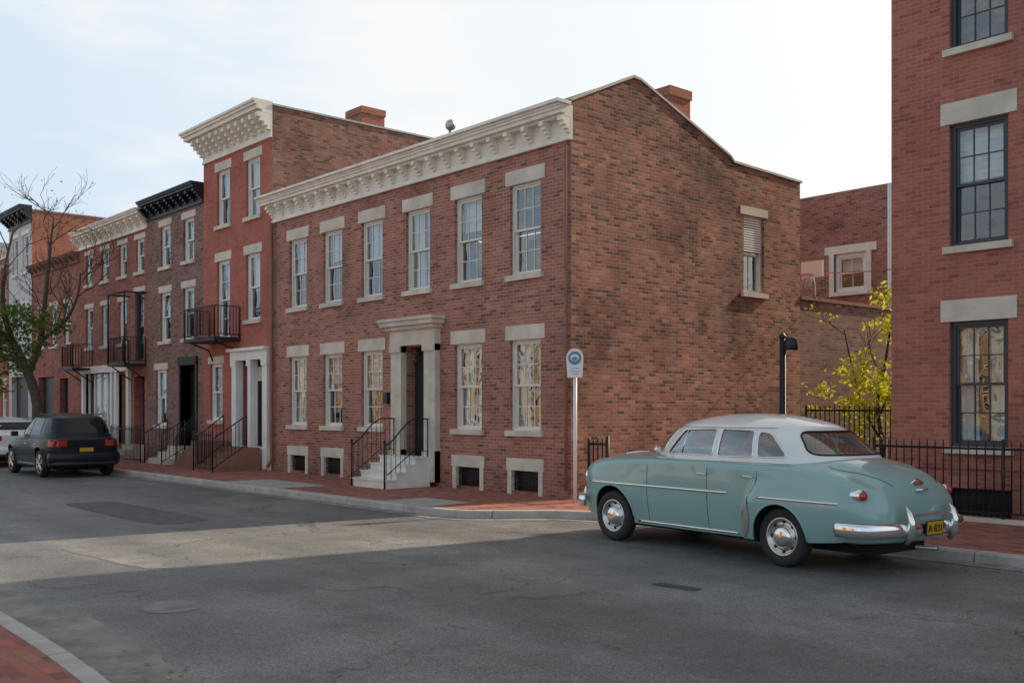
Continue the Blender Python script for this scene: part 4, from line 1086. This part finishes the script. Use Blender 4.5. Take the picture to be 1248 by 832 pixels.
for sg in (1, -1):
    tr.tube([(a, sg * (max(body.y(a, 1.125), cab.y(a, 1.13)) + .004), 1.145) for a in [.95 - k * .09 for k in range(30)] if a < .75 and a > -1.55], .007, 'chrome', 6)
    sp_ = [(1.92 - k * .07, .775) for k in range(37) if 1.92 - k * .07 > -.62]
    tr.tube([(a, sg * (body.y(a, z) + .004), z) for a, z in sp_], [.004] + [.011] * (len(sp_) - 2) + [.003], 'chrome', 6, rz=.016)
    sp2 = [(-1.12 - k * .05, .76) for k in range(24)]
    tr.tube([(a, sg * (body.y(a, z) + .003), z) for a, z in sp2 if a > -2.2], .009, 'chrome', 6, rz=.014)
    rows = []
    for k in range(18):
        z = .29 + .46 * k / 17; e0 = -.80 - .12 * (z - .3) - .35 * max(0, z - .62)
        wd = .15 * math.sin(math.pi * min(1, (k + 3) / 20)) ** .5
        rows.append([(e0 - .02 - t_ * wd, sg * (body.y(e0 - .02 - t_ * wd, z) + .012), z) for t_ in (0, .15, .3, .45, .6, .8, 1)])
    tr.grid(rows, 'guard', True)
    tr.tube([(a, sg * (body.y(a, .31) + .004), .31) for a in [.95 - k * .08 for k in range(22)]], .008, 'chrome', 6, rz=.014)
    for a in (-.16, -.86):
        y_ = body.y(a, .98)
        tr.tube([(a, sg * (y_ + .0), .985), (a, sg * (y_ + .04), .985), (a - .03, sg * (y_ + .045), .985), (a - .15, sg * (y_ + .04), .98)], .010, 'chrome', 8)
    o_ = Vector((-2.35, sg * .77, .85))
    tr.lathe(o_, (-1, sg * .28, .05), [(-.08, .062), (.045, .066), (.06, .062), (.065, .05)], 'chrome', 24)
    tr.lathe(o_, (-1, sg * .28, .05), [(.055, .052), (.085, .046), (.105, .028), (.112, 0)], 'lens', 24)
    o_ = Vector((2.05, sg * .62, .82))
    tr.lathe(o_, (1, sg * .12, 0), [(-.1, .12), (.06, .118), (.09, .105), (.085, .095)], 'chrome', 28)
    tr.lathe(o_, (1, sg * .12, 0), [(.08, .097), (.10, .07), (.115, .03), (.118, 0)], 'lamp_glass', 28)
    tr.tube([(-2.66, sg * .40, .36), (-2.72, sg * .40, .45), (-2.73, sg * .40, .58), (-2.70, sg * .40, .68), (-2.66, sg * .40, .74)], [.03, .04, .042, .036, .012], 'chrome', 12)
    tr.tube([(2.44, sg * .38, .36), (2.50, sg * .38, .45), (2.51, sg * .38, .58), (2.47, sg * .38, .70)], [.03, .04, .04, .012], 'chrome', 12)
    for (wa, wr, zz) in ((FA, .385, WZ + .03), (RA, .372, WZ)):
        pts = []
        for k in range(41):
            t_ = math.radians(-2 + 184 * k / 40); a = wa + wr * math.cos(t_); z = zz + wr * math.sin(t_)
            if z > .31: pts.append((a, sg * (body.y(a, z) + .001), z))
        tr.tube(pts, .011, 'teal', 6)
    y_ = cab.y(.5, 1.17)
    tr.tube([(.60, sg * (y_ - .03), 1.14), (.62, sg * (y_ + .06), 1.21)], .007, 'chrome', 6)
    tr.lathe((.655, sg * (y_ + .07), 1.235), (-1, 0, 0), [(-.03, 0), (-.02, .035), (0, .055), (.012, .055), (.014, 0)], 'chrome', 18)
def bumper(pts, z, rz, r=.028, mat='chrome'):
    p = arc_pts([(a, y, z) for a, y in pts], 6); tr.tube(p, r, mat, 14, rz=rz)
bumper([(-2.18, .93), (-2.36, .94), (-2.52, .87), (-2.62, .62), (-2.68, .3), (-2.69, 0), (-2.68, -.3), (-2.62, -.62), (-2.52, -.87), (-2.36, -.94), (-2.18, -.93)], .50, .075)
bumper([(1.95, .875), (2.08, .86), (2.24, .74), (2.37, .5), (2.44, .25), (2.46, 0), (2.44, -.25), (2.37, -.5), (2.24, -.74), (2.08, -.86), (1.95, -.875)], .50, .075)
tr.tube(arc_pts([(-2.70, .40, .64), (-2.72, .2, .655), (-2.72, -.2, .655), (-2.70, -.40, .64)], 5), .013, 'chrome', 8)
tr.tube(arc_pts([(-2.1, .80, .44), (-2.38, .76, .44), (-2.52, .45, .44), (-2.56, 0, .44), (-2.52, -.45, .44), (-2.38, -.76, .44), (-2.1, -.8, .44)], 5), .05, 'teal', 8, rz=.09)
for z in (.62, .70): tr.tube(arc_pts([(2.20, .60, z), (2.34, .36, z), (2.42, 0, z), (2.34, -.36, z), (2.20, -.60, z)], 6), .016, 'chrome', 8)
tr.tube([(2.15, 0, 1.06), (2.05, 0, 1.12), (1.85, 0, 1.15), (1.6, 0, 1.17)], [.006, .02, .014, .005], 'chrome', 8)
tr.tube([(-2.565, .09, .895), (-2.605, .06, .90), (-2.61, 0, .902), (-2.605, -.06, .90), (-2.565, -.09, .895)], .017, 'chrome', 8)
tr.tube([(-2.548, .06, .965), (-2.548, 0, .972), (-2.548, -.06, .965)], .02, 'lens', 8, rz=.018)
tr.tube([(-2.53, .11, .965), (-2.525, 0, 1.015), (-2.53, -.11, .965)], .009, 'chrome', 8)
tr.obj('chrome_trim', car)
sm = MB()
def seam(pts, r=.004): sm.tube(pts, r, 'wheelwell', 5)
for sg in (1, -1):
    def pth(L): return [(a, sg * (body.y(a, z) - .0005), z) for a, z in L]
    seam(pth([(.74, .30 + .05 * k) for k in range(16)]))
    seam(pth([(-.29, .30 + .05 * k) for k in range(17)]))
    seam(pth([(-.79, .30), (-.79, .36), (-.80, .44), (-.82, .55), (-.86, .65), (-.93, .74), (-1.0, .82), (-1.03, .9), (-1.04, .98), (-1.03, 1.05)]))
    seam(pth([(.74 - k * .05, .30) for k in range(31)]))
    def top(a, q):
        W_ = body.W(a); y_ = q * W_; S_, H_, n_ = body.S(a), body.H(a), body.NN(a)
        z_ = S_ + (H_ - S_) * max(0, 1 - min(1, (y_ / (.98 * W_))) ** n_) ** (1 / n_) + valley(a, q); return (a, sg * y_, z_ + .0005)
    seam([top(.98 + k * .06, .66) for k in range(20)])
    seam([top(-1.86 - k * .05, .72 - .012 * k) for k in range(14)])
sm.obj('panel_gaps', car)
ub = MB()
ub.box(-2.3, 2.1, -.5, .5, .20, .30, 'wheelwell'); ub.tube([(-1.0, -.35, .18), (-2.55, -.35, .24)], .025, 'steel', 8)
ub.tube([(RA, -.7, WZ), (RA, .7, WZ)], .05, 'wheelwell', 8); ub.tube([(FA, -.7, WZ), (FA, .7, WZ)], .04, 'wheelwell', 8)
ub.obj('underbody', car)
it = MB()
for (a0_, a1_) in ((-.45, -.28), (-1.42, -1.2)):
    rows = []
    for k in range(9):
        t = math.pi * k / 8; rows.append([(a0_ + (a1_ - a0_) * (.5 - .5 * math.cos(t)), y_, .6 + (.68 if a0_ > -1 else .62) * (math.sin(t) ** .3 if 0 < k < 8 else 0)) for y_ in (-.60, -.57, -.3, -.02, .02, .3, .57, .60)])
    it.grid(rows, 'seat')
it.lathe((.28, .32, 1.16), (-.75, 0, .65), [(0, .185), (.012, .197), (.0, .21), (-.012, .197), (0, .185)], 'sash', 32)
it.tube([(.28, .32, 1.16), (.7, .32, .9)], .02, 'sash', 8); it.tube([(.28, .13, 1.16), (.28, .51, 1.16)], .008, 'chrome', 6)
it.box(.42, .62, -.62, .62, .9, 1.13, 'seat')
it.obj('interior', car)
wh = MB()
for sg in (1, -1):
    for a in (FA, RA): wheel(wh, a, sg, .765, WZ, .335, .175)
wh.obj('wheels', car)
lp = MB()
lp.hexa([(-2.735, -.155, .43), (-2.735, .155, .43), (-2.725, .155, .43), (-2.725, -.155, .43), (-2.745, -.155, .585), (-2.745, .155, .585), (-2.735, .155, .585), (-2.735, -.155, .585)], 'black')
lp.face([(-2.7375, -.145, .44), (-2.7375, .145, .44), (-2.7475, .145, .577), (-2.7475, -.145, .577)], 'amber'); lp.obj('licence_plate', car)
cu = bpy.data.curves.new('plate_text', 'FONT'); cu.body = 'A 831'; cu.size = .11; cu.align_x = 'CENTER'; cu.extrude = .001; cu.materials.append(M_['black'])
to = bpy.data.objects.new('plate_text', cu); C.collection.objects.link(to); to.parent = car
to.location = (-2.751, 0, .468); to.rotation_euler = (math.radians(90), 0, math.radians(-90))

# ------------------------------------------------------------- modern cars
def modern_car(name, loc, ang, paint, L=4.6, Hh=1.62, suv=True):
    car = bpy.data.objects.new(name, None); C.collection.objects.link(car); car.location = loc; car.rotation_euler = (0, 0, math.radians(ang))
    k = L / 4.6; b1 = .98 if suv else .90
    body = Body(W=[(-2.3 * k, .70), (-2.25 * k, .80), (-2.1 * k, .87), (-1.4 * k, .92), (0, .92), (1.4 * k, .91), (1.9 * k, .85), (2.15 * k, .72), (2.28 * k, .5)],
                H=[(-2.3 * k, b1 - .02), (-2.2 * k, b1 + .05), (-1.4 * k, b1 + .07), (.6 * k, b1 + .04), (1.2 * k, b1 + .0), (1.9 * k, b1 - .12), (2.2 * k, b1 - .24), (2.28 * k, b1 - .36)],
                Sh=[(-2.3 * k, b1 - .1), (-1.4 * k, b1 - .06), (.6 * k, b1 - .1), (1.9 * k, b1 - .24), (2.28 * k, b1 - .46)],
                ZB=[(-2.3 * k, .42), (-2.1 * k, .30), (-1, .24), (1.5 * k, .24), (2.28 * k, .34)], NN=[(-2.3 * k, 3.4), (2.28 * k, 2.6)],
                bulge=lambda a, z: .03 * math.exp(-((z - .72) / .12) ** 2) * (math.exp(-((a - 1.38 * k) / .5) ** 2) + math.exp(-((a + 1.38 * k) / .5) ** 2)) - .02 * math.exp(-((z - .5) / .1) ** 2))
    m = MB(); body.mesh(m, paint, 70); bo = m.obj('body', car)
    r = .35
    cut(bo, [cyl_cutter(a, r + .02, r + .06, *yy) for a in (1.38 * k, -1.38 * k) for yy in ((.55, 1.3), (-1.3, -.55))])
    try: bo.data.set_sharp_from_angle(angle=math.radians(35))
    except Exception: pass
    z1 = Hh - .12
    ar = [(b1 - .05, -2.26 * k), (b1 + .2, -2.12 * k), (z1, -1.85 * k)] if suv else [(b1 - .05, -2.0 * k), (b1 + .2, -1.7 * k), (z1, -1.2 * k)]
    cab = Cabin(af=[(b1 - .05, 1.15 * k), (b1 + .2, .85 * k), (z1, .25 * k)], ar=ar, w=[(b1 - .05, .86), (b1 + .2, .80), (z1, .66)], z0=b1 - .05, z1=z1, zt=Hh, n=4.5, dome=2.4)
    m = MB(); m.grid(cab.rings(10, 10, 64), paint, True, closed=True); m.f.append([len(m.v) - 64 + q for q in range(64)]); m.m.append(paint); m.s.append(True)
    m.obj('roof', car)
    g = MB(); t = MB(); zb = b1 + .1; zt = z1 - .02
    ex = -1.75 * k if suv else -1.25 * k
    for sg in (1, -1):
        for o_ in ([(.78 * k, zb), (.30 * k, zt), (-.28 * k, zt + .01), (-.28 * k, zb)], [(-.34 * k, zb), (-.34 * k, zt + .01), (-1.15 * k, zt), (-1.22 * k, zb)], [(-1.28 * k, zb), (-1.2 * k, zt), (ex + .12, zt - .04), (ex - .12, zb + .06)]):
            if not suv and o_[0][0] < -1.2 * k: continue
            surf_panel(g, rrect(o_, .04), lambda a, z: (a, sg * (cab.y(a, z) + .006), z), 'tint', .15)
        surf_panel(g, rrect([(-2.06 * k, .80), (-2.06 * k, .97), (-2.26 * k, .97), (-2.27 * k, .80)], .03), lambda a, z: (a, sg * (body.y(a, z) + .008), z), 'lens', .06)
        t.hexa([(-2.31 * k, sg * .48, .80), (-2.31 * k, sg * .70, .80), (-2.24 * k, sg * .78, .80), (-2.24 * k, sg * .48, .80), (-2.30 * k, sg * .48, .95), (-2.30 * k, sg * .68, .95), (-2.24 * k, sg * .76, .95), (-2.24 * k, sg * .48, .95)], 'lens')
        surf_panel(g, rrect([(1.98 * k, .62), (1.90 * k, .74), (2.14 * k, .70), (2.2 * k, .62)], .02), lambda a, z: (a, sg * (body.y(a, z) + .006), z), 'lamp_glass', .06)
        t.box(.62 * k, .75 * k, min(sg * .90, sg * 1.06), max(sg * .90, sg * 1.06), b1 + .04, b1 + .17, paint)
        for a in (-.1, -1.0): t.tube([(a * k, sg * (body.y(a * k, .84) + .02), .84), ((a - .18) * k, sg * (body.y(a * k, .84) + .02), .84)], .012, 'chrome', 6)
        t.tube([(a * k * .1, sg * (body.y(a * k * .1, .30) + .0), .30) for a in range(-9, 10)], .02, 'black', 6, rz=.06)
        t.tube([(-1.7 * k + .1 * q * k, sg * (.60), Hh - .03) for q in range(15)], .015, 'black', 6)
    rwz = rrect([(-.60, b1 + .14), (-.52, z1 - .03), (.52, z1 - .03), (.60, b1 + .14)], .06)
    surf_panel(g, rwz, lambda y, z: (cab.a(y, z, -1) - .006, y, z), 'tint', .1)
    surf_panel(g, rrect([(-.62, b1 + .1), (-.50, z1 - .02), (.50, z1 - .02), (.62, b1 + .1)], .06), lambda y, z: (cab.a(y, z, 1) + .006, y, z), 'tint', .1)
    t.tube(arc_pts([(-2.1 * k, .86, .5), (-2.28 * k, .80, .5), (-2.36 * k, .4, .5), (-2.37 * k, -.4, .5), (-2.28 * k, -.80, .5), (-2.1 * k, -.86, .5)], 5), .04, paint, 10, rz=.13)
    t.tube(arc_pts([(-2.1 * k, .84, .36), (-2.30 * k, .76, .36), (-2.36 * k, .4, .36), (-2.36 * k, -.4, .36), (-2.30 * k, -.76, .36), (-2.1 * k, -.84, .36)], 5), .035, 'black', 10, rz=.06)
    t.tube(arc_pts([(2.0 * k, .86, .42), (2.2 * k, .72, .42), (2.33 * k, .35, .42), (2.33 * k, -.35, .42), (2.2 * k, -.72, .42), (2.0 * k, -.86, .42)], 5), .03, 'black', 10, rz=.12)
    t.box(-2.345 * k, -2.33 * k, -.17, .17, .66, .76, 'amber'); t.box(-2.33 * k, -2.2 * k, -.2, .2, .62, .80, paint)
    t.box(-2.0 * k, 2.0 * k, -.5, .5, .18, .3, 'wheelwell')
    g.obj('windows_and_lamps', car); t.obj('trim', car)
    wh = MB()
    for sg in (1, -1):
        for a in (1.38 * k, -1.38 * k): wheel(wh, a, sg, .80, r, r, .21, 'modern')
    wh.obj('wheels', car)
modern_car('parked_suv', (-29.0, 9.0, -.12), 180, 'navy', 4.15, 1.64)
modern_car('parked_hatchback_car', (-34.9, 9.0, -.12), 180, 'carwhite', 4.3, 1.5, True)
modern_car('parked_sedan_car', (-42.5, 9.0, -.12), 180, 'black', 4.5, 1.45, False)

# ================================================================== LIGHT, SKY, CAMERA
sun_el = math.radians(33); az = math.atan2(.13, 1.0)
dvec = Vector((math.sin(az) * math.cos(sun_el), math.cos(az) * math.cos(sun_el), math.sin(sun_el)))
sl = bpy.data.lights.new('sun', 'SUN'); sl.energy = 5.0; sl.angle = math.radians(.5); sl.color = (1, .84, .62)
so = bpy.data.objects.new('sun', sl); C.collection.objects.link(so); so.rotation_euler = dvec.to_track_quat('Z', 'Y').to_euler(); so.location = (0, 40, 40)

wd = bpy.data.worlds.new('World'); scene.world = wd; wd.use_nodes = True
ns, ls = wd.node_tree.nodes, wd.node_tree.links; ns.clear()
ow = ns.new('ShaderNodeOutputWorld'); bg = ns.new('ShaderNodeBackground'); ls.new(bg.outputs[0], ow.inputs[0])
sky = ns.new('ShaderNodeTexSky'); sky.sky_type = 'NISHITA'; sky.sun_disc = False; sky.sun_elevation = sun_el; sky.sun_rotation = az
sky.dust_density = 2.0; sky.air_density = 1.0; sky.ozone_density = 1.0
tc = ns.new('ShaderNodeTexCoord')
dp = ns.new('ShaderNodeVectorMath'); dp.operation = 'DOT_PRODUCT'; ls.new(tc.outputs['Generated'], dp.inputs[0]); dp.inputs[1].default_value = tuple(dvec)
mp = ns.new('ShaderNodeMapping'); mp.inputs['Scale'].default_value = (1.0, 1.0, 3.6); ls.new(tc.outputs['Generated'], mp.inputs[0])
nz = ns.new('ShaderNodeTexNoise'); nz.inputs['Scale'].default_value = 3.0; nz.inputs['Detail'].default_value = 6; nz.inputs['Roughness'].default_value = .52; ls.new(mp.outputs[0], nz.inputs['Vector'])
tt = math_n(ns, ls, 'MULTIPLY', dp.outputs['Value'], 1.05)
tt = math_n(ns, ls, 'ADD', tt, .02, clamp=True)
haze = mixc(ns, ls, tt, (4.3, 5.6, 7.0, 1), (8.4, 8.2, 7.9, 1))
veil = mixc(ns, ls, ramp(ns, ls, nz.outputs['Fac'], [(.48, 0.0), (.64, .8)]), haze, (7.7, 7.65, 7.5, 1))
# the zenith of a clear sky is darker than the horizon
sz = ns.new('ShaderNodeSeparateXYZ'); ls.new(tc.outputs['Generated'], sz.inputs[0])
zen = ramp(ns, ls, sz.outputs[2], [(.36, 1.0), (.62, .62), (1.0, .46)])
veil = mixc(ns, ls, 1.0, veil, zen, 'MULTIPLY')
col = mixc(ns, ls, .90, sky.outputs[0], veil)
ls.new(col, bg.inputs[0]); bg.inputs[1].default_value = .134

cam = bpy.data.cameras.new('camera'); cam.sensor_width = 36; cam.lens = 36.06; cam.shift_y = .0649; cam.clip_end = 3000
cob = bpy.data.objects.new('camera', cam); C.collection.objects.link(cob); cob.location = (0, 0, 1.65)
cob.rotation_euler = (math.radians(90), 0, math.radians(48.97)); scene.camera = cob
scene.view_settings.view_transform = 'Standard'; scene.view_settings.look = 'None'; scene.view_settings.exposure = 0
print('done')
